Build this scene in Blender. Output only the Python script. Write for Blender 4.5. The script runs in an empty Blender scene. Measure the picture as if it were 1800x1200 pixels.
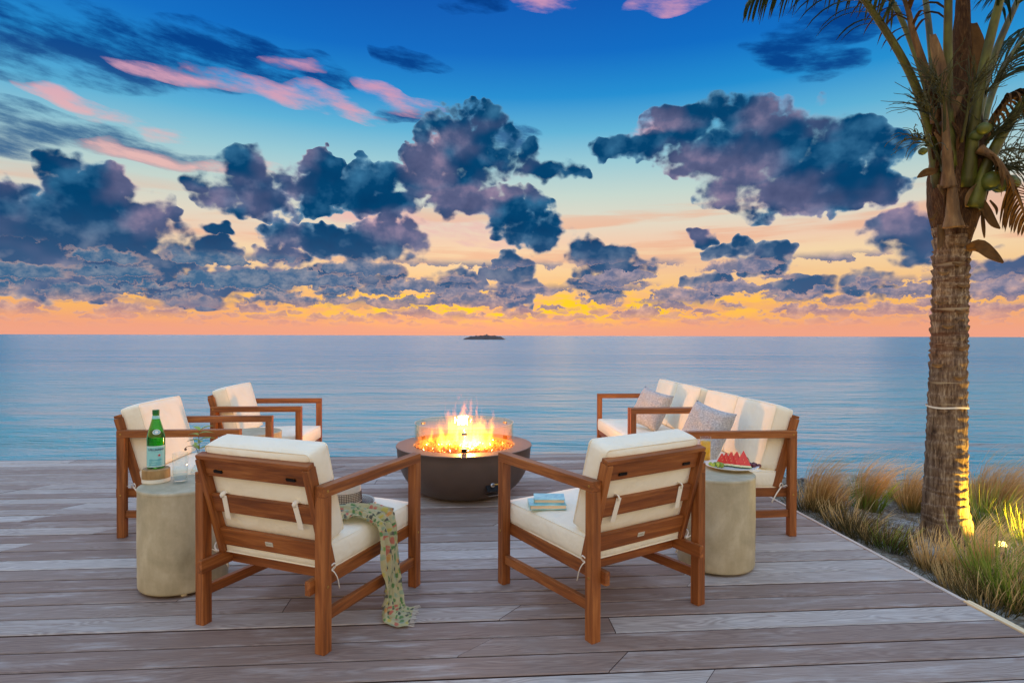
import bpy, bmesh, math, random
from mathutils import Vector, Matrix, noise as mnoise

# ---------------------------------------------------------------- camera, light, exposure
scene = bpy.context.scene
C = scene.collection
R = math.radians
FPX, CX, CY, HOR, CAM_Z = 1055.0, 900.0, 600.0, 589.7, 1.25     # photograph: focal length, centre and horizon in its pixels

cam_data = bpy.data.cameras.new("camera")
cam_data.sensor_width = 36.0
cam_data.lens = FPX / 1800.0 * 36.0
cam_data.clip_start = 0.05
cam_data.clip_end = 60000.0
cam = bpy.data.objects.new("camera", cam_data)
C.objects.link(cam)
cam.matrix_world = (Matrix.Translation((0, 0, CAM_Z))
                    @ Matrix.Rotation(R(90) - math.atan((CY - HOR) / FPX), 4, 'X')
                    @ Matrix.Rotation(R(0.16), 4, 'Z'))
scene.camera = cam

scene.render.engine = 'CYCLES'
scene.cycles.use_denoising = True
scene.cycles.use_adaptive_sampling = True
scene.cycles.adaptive_threshold = 0.02
scene.cycles.adaptive_min_samples = 10
scene.cycles.max_bounces = 10
scene.cycles.diffuse_bounces = 4
scene.cycles.glossy_bounces = 4
scene.cycles.transmission_bounces = 8
scene.cycles.transparent_max_bounces = 24
scene.cycles.volume_bounces = 0
scene.cycles.caustics_reflective = False
scene.cycles.caustics_refractive = False
scene.cycles.sample_clamp_indirect = 6.0
scene.cycles.volume_step_rate = 1.0
scene.cycles.volume_max_steps = 128
scene.view_settings.view_transform = 'Standard'
scene.view_settings.look = 'None'
scene.view_settings.exposure = 0.0
scene.view_settings.gamma = 1.0
scene.view_settings.use_curve_mapping = False

SUN_AZ, SUN_EL = R(-4.0), R(12.0)            # the afterglow stands over the horizon ahead

def s2l(c):
    return tuple((v / 12.92 if v <= 0.04045 else ((v + 0.055) / 1.055) ** 2.4) for v in (x / 255.0 for x in c))

class X:
    """A node socket with arithmetic."""
    nt = None
    def __init__(self, s): self.s = s
    @staticmethod
    def put(inp, v):
        if isinstance(v, X): X.nt.links.new(v.s, inp)
        else: inp.default_value = v
    @staticmethod
    def m(op, a, b=None, c=None, clamp=False):
        n = X.nt.nodes.new('ShaderNodeMath'); n.operation = op; n.use_clamp = clamp
        X.put(n.inputs[0], a)
        if b is not None: X.put(n.inputs[1], b)
        if c is not None: X.put(n.inputs[2], c)
        return X(n.outputs[0])
    def __add__(s, o): return X.m('ADD', s, o)
    __radd__ = __add__
    def __sub__(s, o): return X.m('SUBTRACT', s, o)
    def __rsub__(s, o): return X.m('SUBTRACT', o, s)
    def __mul__(s, o): return X.m('MULTIPLY', s, o)
    __rmul__ = __mul__
    def __truediv__(s, o): return X.m('DIVIDE', s, o)
    def clamp(s): return X.m('ADD', s, 0.0, clamp=True)

def node(t, **kw):
    n = X.nt.nodes.new(t)
    for k, v in kw.items(): setattr(n, k, v)
    return n
def sep(v):
    n = node('ShaderNodeSeparateXYZ'); X.put(n.inputs[0], v)
    return X(n.outputs[0]), X(n.outputs[1]), X(n.outputs[2])
def comb(x, y, z=0.0):
    n = node('ShaderNodeCombineXYZ')
    for i, v in enumerate((x, y, z)): X.put(n.inputs[i], v)
    return X(n.outputs[0])
def vmath(op, a, b=None, scale=None):
    n = node('ShaderNodeVectorMath', operation=op); X.put(n.inputs[0], a)
    if b is not None: X.put(n.inputs[1], b)
    if scale is not None: X.put(n.inputs['Scale'], scale)
    return X(n.outputs['Value'] if op in ('LENGTH', 'DOT_PRODUCT', 'DISTANCE') else n.outputs[0])
def noise(vec, scale=5.0, detail=4.0, rough=0.5, dist=0.0, color=False, lac=2.0, dim='3D'):
    n = node('ShaderNodeTexNoise', noise_dimensions=dim); X.put(n.inputs['Vector'], vec)
    for k, v in (('Scale', scale), ('Detail', detail), ('Roughness', rough), ('Distortion', dist), ('Lacunarity', lac)): X.put(n.inputs[k], v)
    return X(n.outputs['Color'] if color else n.outputs[0])
def voronoi(vec, scale=5.0, feature='F1', out='Distance', rnd=1.0, smooth=None, dim='3D'):
    n = node('ShaderNodeTexVoronoi', feature=feature, voronoi_dimensions=dim); X.put(n.inputs['Vector'], vec)
    X.put(n.inputs['Scale'], scale); X.put(n.inputs['Randomness'], rnd)
    if smooth is not None: X.put(n.inputs['Smoothness'], smooth)
    if isinstance(out, tuple): return tuple(X(n.outputs[o]) for o in out)
    return X(n.outputs[out])
def ramp(fac, stops, interp='LINEAR', raw=False):
    n = node('ShaderNodeValToRGB'); X.put(n.inputs[0], fac)
    cr = n.color_ramp; cr.interpolation = interp
    while len(cr.elements) > 1: cr.elements.remove(cr.elements[0])
    for i, (p, c) in enumerate(stops):
        e = cr.elements[0] if i == 0 else cr.elements.new(p)
        e.position = p
        if isinstance(c, (int, float)): c = (c, c, c)
        elif not raw: c = s2l(c)
        e.color = (*c, 1.0)
    return X(n.outputs[0])
def mix(fac, a, b, mode='MIX', clamp=True):
    n = node('ShaderNodeMix', data_type='RGBA', blend_type=mode, clamp_factor=clamp)
    for k, v in ((0, fac), (6, a), (7, b)):
        if isinstance(v, tuple) and len(v) == 3: v = (*v, 1.0)
        X.put(n.inputs[k], v)
    return X(n.outputs[2])
def smooth(v, lo, hi):
    n = node('ShaderNodeMapRange', interpolation_type='SMOOTHSTEP'); X.put(n.inputs[0], v)
    X.put(n.inputs[1], lo); X.put(n.inputs[2], hi)
    return X(n.outputs[0])
def mapping(v, loc=(0, 0, 0), rot=(0, 0, 0), scale=(1, 1, 1), kind='POINT'):
    n = node('ShaderNodeMapping', vector_type=kind); X.put(n.inputs[0], v)
    if kind != 'NORMAL': n.inputs['Location'].default_value = loc
    n.inputs['Rotation'].default_value = rot; n.inputs['Scale'].default_value = scale
    return X(n.outputs[0])

def px_dir(x, y):                                    # azimuth and elevation of a direction seen in the photograph
    v = cam.matrix_world.to_3x3() @ Vector(((x - CX) / FPX, (CY - y) / FPX, -1.0))
    return math.atan2(v.x, v.y), math.atan2(v.z, math.hypot(v.x, v.y))
def at(x, y, z=0.0):                                 # where the ray of a pixel meets the level z
    v = cam.matrix_world.to_3x3() @ Vector(((x - CX) / FPX, (CY - y) / FPX, -1.0))
    t = (z - CAM_Z) / v.z
    return Vector((v.x * t, v.y * t, z))
def at_depth(x, y, d):                               # the point of a pixel's ray at distance d ahead
    v = cam.matrix_world.to_3x3() @ Vector(((x - CX) / FPX, (CY - y) / FPX, -1.0))
    return Vector((0, 0, CAM_Z)) + v * (d / v.y)

def blob_field(P, blobs):
    """Soft union of ellipses on the sky (x, y, rx, ry, tilt in photograph pixels)."""
    out = None
    for b in blobs:
        x, y, rx, ry = b[:4]; tilt = b[4] if len(b) > 4 else 0.0
        az, el = px_dir(x, y)
        a2, _ = px_dir(x + rx, y); _, e2 = px_dir(x, y - ry)
        m = mapping(P, (az, el, 0), (0, 0, R(tilt)), (abs(a2 - az), abs(e2 - el), 1), 'TEXTURE')
        g = node('ShaderNodeTexGradient', gradient_type='SPHERICAL'); X.put(g.inputs[0], m)
        v = X(g.outputs['Fac'])
        out = v if out is None else X.m('MAXIMUM', out, v)
    return out

CUMULUS = [
    # tower on the far left and the bank below it
    (150, 345, 95, 85), (100, 295, 50, 42), (195, 330, 52, 55), (235, 375, 85, 55), (55, 385, 110, 65), (10, 345, 70, 45),
    (120, 425, 290, 80), (60, 470, 300, 60), (150, 385, 130, 70), (290, 450, 95, 38), (230, 492, 300, 30), (10, 430, 160, 70),
    (370, 443, 62, 30), (385, 405, 34, 17), (298, 385, 26, 22),
    # three dark clouds in the middle left
    (432, 292, 58, 45), (425, 335, 110, 48), (475, 360, 60, 32), (355, 325, 40, 24),
    (560, 290, 50, 42), (560, 328, 95, 52), (650, 325, 90, 52), (690, 350, 60, 40), (610, 350, 90, 36),
    (540, 418, 85, 38), (605, 430, 90, 36), (690, 420, 90, 50), (500, 452, 70, 22),
    # tall cloud over the fire and the fragments under it
    (825, 238, 92, 70), (800, 285, 110, 66), (868, 275, 58, 55), (760, 320, 70, 36), (820, 355, 90, 36), (745, 238, 34, 20),
    (900, 365, 80, 42), (935, 402, 85, 46), (965, 300, 74, 26), (1000, 305, 40, 18), (930, 270, 30, 40),
    # broad cloud on the right
    (1300, 212, 95, 62), (1195, 228, 105, 42), (1105, 258, 84, 36), (1385, 240, 100, 80), (1460, 290, 125, 82),
    (1330, 300, 150, 80), (1400, 342, 170, 56), (1430, 290, 190, 100), (1290, 262, 170, 70), (1535, 330, 85, 44), (1240, 290, 90, 40), (1190, 200, 60, 24),
    # smaller ones to the right
    (1232, 414, 34, 20), (1288, 440, 58, 24), (1345, 455, 68, 36), (1580, 405, 80, 44), (1630, 435, 84, 42), (1760, 470, 90, 36),
    (1030, 440, 44, 38), (1062, 462, 92, 34), (1110, 468, 66, 26), (905, 474, 44, 32), (860, 478, 24, 20),
    (1250, 500, 60, 26), (1410, 505, 70, 24), (1530, 500, 80, 34), (800, 505, 60, 40), (1055, 505, 74, 24), (910, 515, 60, 28),
    (560, 492, 150, 30), (650, 488, 80, 34), (430, 498, 170, 30), (330, 520, 120, 24),
]
WARM = [(1255, 295, 170, 62), (1160, 212, 90, 34), (1330, 340, 130, 40), (755, 290, 60, 60), (790, 345, 90, 40), (215, 310, 60, 70), (270, 385, 70, 50), (690, 400, 90, 40), (1590, 395, 60, 40), (1235, 412, 50, 24), (900, 330, 70, 34)]     # sides the afterglow reaches
WISPS_DARK = [
    (160, 100, 330, 75, 3), (430, 95, 230, 50, -6), (330, 60, 200, 50), (90, 215, 190, 34, -8), (270, 265, 190, 26, -6), (20, 240, 120, 40),
    (835, 8, 75, 36), (720, 105, 80, 18, -18), (1390, 95, 110, 30, -10), (1465, 115, 70, 28), (720, 188, 60, 22),
    (1480, 30, 160, 60), (905, 245, 60, 30),
]
WISPS_PINK = [
    (330, 138, 150, 20, -3), (450, 155, 150, 24, -8), (600, 178, 110, 20, -8), (700, 165, 90, 24, -14), (520, 116, 66, 19, -4),
    (960, 6, 78, 20), (1175, 6, 100, 22), (330, 285, 210, 18, -4), (130, 180, 120, 14, -12), (1150, 235, 50, 22), (240, 222, 110, 16, -5),
    (650, 385, 120, 24, -12), (800, 400, 140, 34, -8),
]

world = bpy.data.worlds.new("World")
scene.world = world
world.use_nodes = True
X.nt = world.node_tree
X.nt.nodes.clear()

def build_sky():
    tc = node('ShaderNodeTexCoord')
    dx, dy, dz = sep(X(tc.outputs['Generated']))
    az = X.m('ARCTAN2', dx, dy)
    el = X.m('ARCSINE', dz)
    P = comb(az, el, 0.0)
    deg = el * (180.0 / math.pi)
    # clear sky: the evening gradient
    e = (deg / 45.0).clamp()
    st = [(0, (238, 160, 138)), (1.3, (250, 170, 130)), (3.0, (255, 186, 112)), (5.2, (255, 206, 146)), (7.4, (255, 222, 176)), (8.8, (250, 212, 182)),
          (10.4, (236, 224, 202)), (13, (206, 224, 214)), (16, (158, 210, 222)), (18.6, (98, 186, 224)), (21.5, (30, 148, 218)), (25, (2, 112, 204)), (29.5, (0, 90, 184)), (36, (8, 96, 178)), (45, (40, 112, 178))]
    st = st[:12] + [(29.5, (4, 92, 186)), (36, (60, 128, 196)), (45, (128, 172, 216))]
    clear = ramp(e, [(d / 45.0, c) for d, c in st])
    def n2(x, y, scale, detail, rough=0.55, color=False): return noise(comb(x, y), scale, detail, rough, color=color, dim='2D')
    def jitter(v, amount): return vmath('MULTIPLY', vmath('SUBTRACT', v, (0.5, 0.5, 0.5)), (amount, amount, 0))
    # bands of thin peach cloud low down
    band = n2(az * 1.3 + 3.1, el * 16.0, 2.2, 5)
    bmask = smooth(band, 0.47, 0.66) * smooth(deg, 4.5, 7.5) * (1.0 - smooth(deg, 10.0, 13.5))
    clear = mix(bmask * 0.75, clear, s2l((246, 184, 150)))
    side = smooth(X.m('ABSOLUTE', az + 0.03), 0.28, 0.95)
    clear = mix(side * smooth(deg, 6, 20) * 0.25, clear, s2l((60, 150, 205)))
    # glow of the sunken sun
    gy = n2(az + 9.0, el * 3.6, 15.0, 4, 0.6)
    g_el = X.m('POWER', 2.718, X.m('POWER', (deg - 2.75) / 1.45, 2.0) * -1.0)
    g_az = X.m('POWER', 2.718, X.m('POWER', (az - 0.02) / 0.36, 2.0) * -1.0)
    glow = g_el * (g_az * 0.95 + 0.12) * smooth(gy, 0.36, 0.6)
    clear = mix((glow * 1.25).clamp(), clear, (1.2, 0.66, 0.01))
    # the physical twilight sky shows through a little
    sk = node('ShaderNodeTexSky', sky_type='NISHITA')
    sk.sun_disc = False; sk.sun_elevation = R(2.0); sk.sun_rotation = SUN_AZ
    sk.altitude = 0.0; sk.air_density = 1.0; sk.dust_density = 1.0; sk.ozone_density = 3.0
    clear = mix(0.10, clear, vmath('SCALE', X(sk.outputs[0]), scale=0.10))

    # high thin clouds
    w = jitter(n2(az + 5.5, el * 1.6, 6.0, 2, color=True), 0.06)
    Pw = vmath('ADD', P, w)
    streak = n2(az + 1.7, el * 4.2 + az * 0.5, 11.0, 6, 0.62)
    bd = blob_field(Pw, WISPS_DARK)
    dk = X.m('SQRT', bd) * 1.05 + (streak - 0.5) * 2.4 - (1.0 - smooth(bd, 0.0, 0.12)) * 0.5
    col = mix(smooth(dk, 0.1, 1.15) * 0.92, clear, mix(smooth(deg, 14, 23), s2l((44, 96, 142)), s2l((4, 60, 134))))
    bp = blob_field(Pw, WISPS_PINK)
    pk = X.m('SQRT', bp) * 1.15 + (streak - 0.5) * 2.4 - (1.0 - smooth(bp, 0.0, 0.12)) * 0.6
    col = mix(smooth(pk, 0.25, 1.35) * 0.95, col, mix(smooth(deg, 12, 24), s2l((236, 190, 182)), s2l((204, 150, 184))))

    # heaped clouds
    w1 = jitter(n2(az + 2.0, el * 1.3, 22.0, 2, color=True), 0.045)
    B = blob_field(vmath('ADD', P, w1), CUMULUS)
    def puffs(x, y):
        n = n2(x + 7.7, y * 1.2, 16.0, 8, 0.56)
        v = comb(x, y * 1.2)
        vo = voronoi(vmath('ADD', v, jitter(noise(v, 60.0, 1, 0.5, color=True, dim='2D'), 0.016)), 44.0, 'SMOOTH_F1', smooth=0.3, dim='2D')
        return n - vo * 0.34
    n0 = puffs(az, el)
    def soft_puffs(x, y): return n2(x + 7.7, y * 1.2, 15.0, 4, 0.5)
    emb = (soft_puffs(az, el) - soft_puffs(az - 0.010, el + 0.016)) * 3.6 + (n0 - 0.36) * 0.25
    D = X.m('SQRT', B) * 1.15 + (n0 - 0.36) * 1.35 - (1.0 - smooth(B, 0.0, 0.10)) * 0.6
    soft = 0.20 + smooth(n2(az + 40.0, el, 5.0, 1), 0.42, 0.62) * 0.34
    mask = smooth(D, 0.28, soft + 0.28)
    thick = ((D - 0.28) * 1.0).clamp()
    broad = n2(az + 21.3, el * 1.4, 6.0, 3)
    fuzz = n2(az + 33.0, el, 12.0, 3, color=True)
    low = 1.0 - smooth(deg, 3.0, 11.0)
    warm = (smooth(broad, 0.50, 0.70) * 0.8 + smooth(blob_field(vmath('ADD', P, jitter(fuzz, 0.06)), WARM), 0.0, 0.7)).clamp()
    dark = mix(warm, s2l((5, 68, 112)), s2l((92, 98, 134)))
    dark = mix(low * 0.55, dark, s2l((80, 110, 148)))
    pale = mix(low, mix(warm, s2l((66, 128, 168)), s2l((176, 150, 174))), s2l((176, 164, 172)))
    edge = mix(low, mix(warm, s2l((100, 150, 182)), s2l((214, 174, 184))), s2l((214, 180, 164)))
    cc = mix(smooth(thick, 0.02, 0.42), edge, dark)
    cc = mix((emb * 0.8 + 0.04).clamp() * 0.75, cc, pale)
    cc = mix((emb * -0.8).clamp() * 0.5, cc, mix(low, s2l((2, 46, 90)), s2l((70, 86, 124))))
    col = mix(mask, col, cc)

    # rows of small far cumulus with flat bases just above the horizon
    fine = n2(az + 12.0, el * 1.5, 42.0, 5, 0.6, color=True)
    j = jitter(fine, 0.030)
    fx, fy, fz = sep(fine)
    for k, (cw, chh, lo, hi, sz) in enumerate(((0.030, 0.0125, 0.8, 3.0, 0.9), (0.060, 0.022, 1.5, 5.2, 1.05), (0.105, 0.034, 2.8, 7.4, 1.0))):
        pj = vmath('ADD', comb(az + 0.37 * k, el), j if k else vmath('SCALE', j, scale=0.5))
        vpos, vcol = voronoi(vmath('MULTIPLY', pj, (1 / cw, 1 / chh, 0)), 1.0, 'F1', ('Position', 'Color'), 0.9, dim='2D')
        lx, ly, _ = sep(vmath('SUBTRACT', vmath('MULTIPLY', pj, (1 / cw, 1 / chh, 0)), vpos))
        c1, c2, c3 = sep(vcol)
        top = X.m('MAXIMUM', ly, 0.0) * 1.35
        bot = X.m('MINIMUM', ly, 0.0) * 3.6
        r = X.m('SQRT', lx * lx * 1.5 + top * top + bot * bot)
        size = (c1 * 0.75 + 0.35) * sz
        Dk = size - r + (fx - 0.5) * 0.5
        vis = smooth(deg, lo - 0.5, lo + 0.7) * (1.0 - smooth(deg, hi - 1.0, hi))
        mk = smooth(Dk, 0.02, 0.22) * vis
        shade = (smooth(ly, -0.35, 0.6) * 0.6 + (fy - 0.5) * 2.2 - 0.05).clamp()
        body = mix(smooth(deg, 1.0, 3.6), s2l((208, 150, 142)), mix(smooth(az, -0.5, 0.1), s2l((62, 104, 142)), s2l((104, 114, 146))))
        lit = mix(smooth(deg, 1.0, 4.6), s2l((244, 180, 148)), mix(smooth(az, -0.5, 0.1), s2l((140, 150, 166)), s2l((186, 164, 172))))
        rc = mix(shade, body, lit)
        rc = mix((1.0 - smooth(Dk, 0.05, 0.3)) * 0.55, rc, s2l((240, 186, 156)))
        col = mix(mk * (0.75 if k == 0 else 0.93), col, rc)
    haze = 1.0 - smooth(deg, 0.1, 1.9)
    col = mix(haze * 0.62, col, s2l((246, 168, 138)))

    # the rest of the dome: pale broken cloud, brightened and warmed as added fill for seats and deck
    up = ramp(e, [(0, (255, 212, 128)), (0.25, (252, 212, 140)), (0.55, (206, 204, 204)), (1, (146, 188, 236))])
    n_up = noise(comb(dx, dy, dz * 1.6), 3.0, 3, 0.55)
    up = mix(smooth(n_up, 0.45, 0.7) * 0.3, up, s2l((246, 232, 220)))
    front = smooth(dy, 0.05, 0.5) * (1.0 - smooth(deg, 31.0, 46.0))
    bf = node('ShaderNodeBackground'); X.put(bf.inputs[0], col); bf.inputs[1].default_value = 1.0
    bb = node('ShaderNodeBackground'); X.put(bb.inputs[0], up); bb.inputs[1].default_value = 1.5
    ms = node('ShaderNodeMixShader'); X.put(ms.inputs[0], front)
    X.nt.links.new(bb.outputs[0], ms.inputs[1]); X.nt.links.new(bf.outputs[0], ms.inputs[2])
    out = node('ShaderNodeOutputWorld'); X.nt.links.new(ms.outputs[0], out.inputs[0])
build_sky()
world.cycles.sampling_method = 'MANUAL'
world.cycles.sample_map_resolution = 512

sun_data = bpy.data.lights.new("sun", 'SUN')
sun_data.energy = 0.6
sun_data.angle = R(72)
sun_data.color = (1.0, 0.66, 0.50)
sun = bpy.data.objects.new("sun", sun_data)
C.objects.link(sun)
sd = Vector((math.sin(SUN_AZ) * math.cos(SUN_EL), math.cos(SUN_AZ) * math.cos(SUN_EL), math.sin(SUN_EL)))
sun.rotation_euler = sd.to_track_quat('Z', 'Y').to_euler()

# ---------------------------------------------------------------- helpers
rnd = random.Random(11)

def link(o, parent=None):
    C.objects.link(o)
    if parent is not None: o.parent = parent
    return o
def tag(o, label=None, cat=None, group=None, kind=None):
    for k, v in (('label', label), ('category', cat), ('group', group), ('kind', kind)):
        if v: o[k] = v
    return o
def thing(name, label, cat, loc=(0, 0, 0), rz=0.0, group=None):
    o = bpy.data.objects.new(name, None)
    o.empty_display_size = 0.1
    o.location = loc; o.rotation_euler = (0, 0, rz)
    return tag(link(o), label, cat, group)
def mesh_data(name, verts, faces, mat, smooth=False, bevel=0.0):
    me = bpy.data.meshes.new(name)
    me.from_pydata([tuple(v) for v in verts], [], faces)
    bm = bmesh.new(); bm.from_mesh(me)
    bmesh.ops.recalc_face_normals(bm, faces=bm.faces)
    if bevel: bmesh.ops.bevel(bm, geom=bm.edges[:], offset=bevel, segments=2, affect='EDGES', profile=0.6)
    bm.to_mesh(me); bm.free()
    if mat: me.materials.append(mat)
    if smooth:
        for p in me.polygons: p.use_smooth = True
    return me
def put(name, me, parent=None, matrix=None):
    o = bpy.data.objects.new(name, me)
    link(o, parent)
    if matrix is not None: o.matrix_local = matrix
    return o
def obj(name, verts, faces, mat, parent=None, smooth=False, bevel=0.0, matrix=None):
    return put(name, mesh_data(name, verts, faces, mat, smooth, bevel), parent, matrix)
_boxes = {}
def box(name, size, loc, mat, parent=None, rot=(0, 0, 0), bevel=0.003):
    key = (tuple(round(s, 4) for s in size), mat.name, bevel)
    if key not in _boxes:
        x, y, z = (s / 2 for s in size)
        v = [(a, b, c) for a in (-x, x) for b in (-y, y) for c in (-z, z)]
        f = [(0, 1, 3, 2), (4, 6, 7, 5), (0, 4, 5, 1), (2, 3, 7, 6), (0, 2, 6, 4), (1, 5, 7, 3)]
        _boxes[key] = mesh_data(name, v, f, mat, bevel=bevel)
    from mathutils import Euler
    return put(name, _boxes[key], parent, Matrix.Translation(loc) @ Euler(rot).to_matrix().to_4x4())
def bar(name, a, b, w, h, mat, parent=None, up=Vector((0, 0, 1)), bevel=0.003, extend=0.0):
    """A square-cut bar from a to b; its own long axis is x so that the grain follows it."""
    a, b = Vector(a), Vector(b)
    d = (b - a); L = d.length + 2 * extend; x = d.normalized()
    y = up.cross(x).normalized(); z = x.cross(y)
    m = Matrix((x, y, z)).transposed().to_4x4(); m.translation = (a + b) / 2
    o = box(name, (L, w, h), (0, 0, 0), mat, parent, bevel=bevel)
    o.matrix_local = m
    return o
def lathe(profile, n=32, close=False):
    v, f = [], []
    for r, z in profile:
        for i in range(n):
            t = 2 * math.pi * i / n
            v.append((r * math.cos(t), r * math.sin(t), z))
    m = len(profile)
    for j in range(m - 1 + (1 if close else 0)):
        for i in range(n):
            k = (i + 1) % n; j2 = (j + 1) % m
            f.append((j * n + i, j * n + k, j2 * n + k, j2 * n + i))
    return v, f
def tube(pts, radii, n=8, caps=True, flat=1.0):
    pts = [Vector(p) for p in pts]; v, f = [], []
    if not hasattr(radii, '__len__'): radii = [radii] * len(pts)
    ref = None
    for i, p in enumerate(pts):
        t = (pts[min(i + 1, len(pts) - 1)] - pts[max(i - 1, 0)]).normalized()
        if ref is None:
            ref = t.orthogonal().normalized()
        ref = (ref - t * ref.dot(t)).normalized(); b = t.cross(ref)
        for k in range(n):
            a = 2 * math.pi * k / n
            v.append(p + ref * math.cos(a) * radii[i] + b * math.sin(a) * radii[i] * flat)
    for i in range(len(pts) - 1):
        for k in range(n):
            k2 = (k + 1) % n
            f.append((i * n + k, i * n + k2, (i + 1) * n + k2, (i + 1) * n + k))
    if caps:
        f.append(tuple(range(n))[::-1]); f.append(tuple((len(pts) - 1) * n + k for k in range(n)))
    return v, f
class MB:
    def __init__(s): s.v, s.f = [], []
    def add(s, vf, m=None):
        o = len(s.v); v, f = vf
        s.v += [(m @ Vector(p)) if m is not None else Vector(p) for p in v]
        s.f += [tuple(i + o for i in q) for q in f]
        return s
    def obj(s, name, mat, parent=None, smooth=False):
        return obj(name, s.v, s.f, mat, parent, smooth)
def curve_pts(ctrl, n):
    """Catmull-Rom through control points."""
    c = [Vector(p) for p in ctrl]; c = [2 * c[0] - c[1]] + c + [2 * c[-1] - c[-2]]
    out = []
    for i in range(n):
        t = i / (n - 1) * (len(c) - 3); k = min(int(t), len(c) - 4); u = t - k
        p0, p1, p2, p3 = c[k:k + 4]
        out.append(0.5 * ((2 * p1) + (p2 - p0) * u + (2 * p0 - 5 * p1 + 4 * p2 - p3) * u * u + (3 * p1 - p0 - 3 * p2 + p3) * u ** 3))
    return out
def cushion_mesh(name, w, d, h, mat, crown=0.012, r=0.022, seed=0):
    """A box cushion: rounded edges, slightly swollen faces."""
    nx, ny, nz = 14, 14, 6
    bm = bmesh.new()
    idx = {}
    def P(u, v, t):
        x, y, z = u * w / 2, v * d / 2, t * h / 2
        q = Vector((max(abs(x) - (w / 2 - r), 0) * math.copysign(1, x), max(abs(y) - (d / 2 - r), 0) * math.copysign(1, y), max(abs(z) - (h / 2 - r), 0) * math.copysign(1, z)))
        if q.length > r:
            e = q.normalized() * r - q; x += e.x; y += e.y; z += e.z
        z += math.copysign(1, t) * crown * (abs(t) ** 3) * (1 - u ** 4) * (1 - v ** 4)
        k = 0.6 * crown * (1 - t * t)
        x += k * (1 - v ** 4) * u ** 5; y += k * (1 - u ** 4) * v ** 5
        n = mnoise.noise(Vector((x * 6 + seed * 7, y * 6, z * 6))) * 0.004
        return Vector((x + n, y + n * 0.6, z + n))
    def warp(i, n):
        u = -1 + 2 * i / n
        return math.copysign(1 - (1 - abs(u)) ** 1.6, u)
    def vert(i, j, k):
        if (i, j, k) not in idx: idx[(i, j, k)] = bm.verts.new(P(warp(i, nx), warp(j, ny), warp(k, nz)))
        return idx[(i, j, k)]
    for i in range(nx):
        for j in range(ny):
            for k in (0, nz): bm.faces.new([vert(i, j, k), vert(i + 1, j, k), vert(i + 1, j + 1, k), vert(i, j + 1, k)])
    for i in range(nx):
        for k in range(nz):
            for j in (0, ny): bm.faces.new([vert(i, j, k), vert(i + 1, j, k), vert(i + 1, j, k + 1), vert(i, j, k + 1)])
    for j in range(ny):
        for k in range(nz):
            for i in (0, nx): bm.faces.new([vert(i, j, k), vert(i, j + 1, k), vert(i, j + 1, k + 1), vert(i, j, k + 1)])
    bmesh.ops.recalc_face_normals(bm, faces=bm.faces)
    me = bpy.data.meshes.new(name); bm.to_mesh(me); bm.free()
    me.materials.append(mat)
    for p in me.polygons: p.use_smooth = True
    return me
def piping_mesh(w, d, h, mat, r=0.022, t=0.0035):
    m = MB()
    e = 0.30 * r
    for z in (-h / 2 + e, h / 2 - e):
        pts = []
        for cx, cy, a0 in ((1, 1, 0), (-1, 1, 90), (-1, -1, 180), (1, -1, 270)):
            for a in range(0, 91, 15):
                aa = R(a0 + a)
                pts.append((cx * (w / 2 - r) + math.cos(aa) * (r - e + 0.002), cy * (d / 2 - r) + math.sin(aa) * (r - e + 0.002), z))
        pts.append(pts[0]); pts = [Vector(p) for p in pts]
        m.add(tube(pts, t, 5, caps=False))
    return mesh_data('piping', m.v, m.f, mat, smooth=True)

# ---------------------------------------------------------------- materials
def mat_new(name):
    m = bpy.data.materials.new(name); m.use_nodes = True
    X.nt = m.node_tree
    b = X.nt.nodes['Principled BSDF']
    return m, b
def bset(b, **kw):
    names = {'base': 'Base Color', 'rough': 'Roughness', 'spec': 'Specular IOR Level', 'metal': 'Metallic', 'trans': 'Transmission Weight', 'ior': 'IOR', 'normal': 'Normal',
             'sheen': 'Sheen Weight', 'coat': 'Coat Weight', 'sss': 'Subsurface Weight', 'alpha': 'Alpha', 'emis': 'Emission Color', 'emis_s': 'Emission Strength'}
    for k, v in kw.items():
        if isinstance(v, tuple) and len(v) == 3: v = (*v, 1.0)
        X.put(b.inputs[names[k]], v)
def objco(): return X(node('ShaderNodeTexCoord').outputs['Object'])
def obrand(): return X(node('ShaderNodeObjectInfo').outputs['Random'])
def bump(h, strength=0.3, dist=0.01, normal=None):
    n = node('ShaderNodeBump'); n.inputs['Strength'].default_value = strength; n.inputs['Distance'].default_value = dist
    X.put(n.inputs['Height'], h)
    if normal is not None: X.put(n.inputs['Normal'], normal)
    return X(n.outputs[0])
M = {}
def plain(name, color, rough=0.5, var=0.12, scale=30.0, bstr=0.1, metal=0.0, spec=0.5, **kw):
    m, b = mat_new(name)
    co = objco(); n = noise(co, scale, 4, 0.55)
    c = s2l(color)
    bset(b, base=mix(n, tuple(v * (1 - var) for v in c), tuple(min(1, v * (1 + var)) for v in c)), rough=rough, metal=metal, spec=spec, **kw)
    if bstr: bset(b, normal=bump(n, bstr, 0.002))
    M[name] = m
    return m

# furniture teak
m, b = mat_new('teak'); M['teak'] = m
co = vmath('ADD', objco(), vmath('SCALE', comb(1.0, 0.37, 0.71), scale=obrand() * 9.0))
g1 = noise(mapping(co, scale=(2.2, 34, 34)), 1.0, 5, 0.6, 0.6)
g2 = noise(mapping(co, scale=(9, 160, 160)), 1.0, 3, 0.6)
tone = obrand()
col = ramp(g1 * 0.8 + g2 * 0.2, [(0.32, (74, 36, 14)), (0.5, (140, 78, 34)), (0.68, (196, 126, 66))])
col = mix(0.3, col, mix(tone, s2l((128, 70, 30)), s2l((166, 98, 48))))
bset(b, base=col, rough=0.42 + g2 * 0.2, spec=0.45, normal=bump(g2, 0.12, 0.002))

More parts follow.
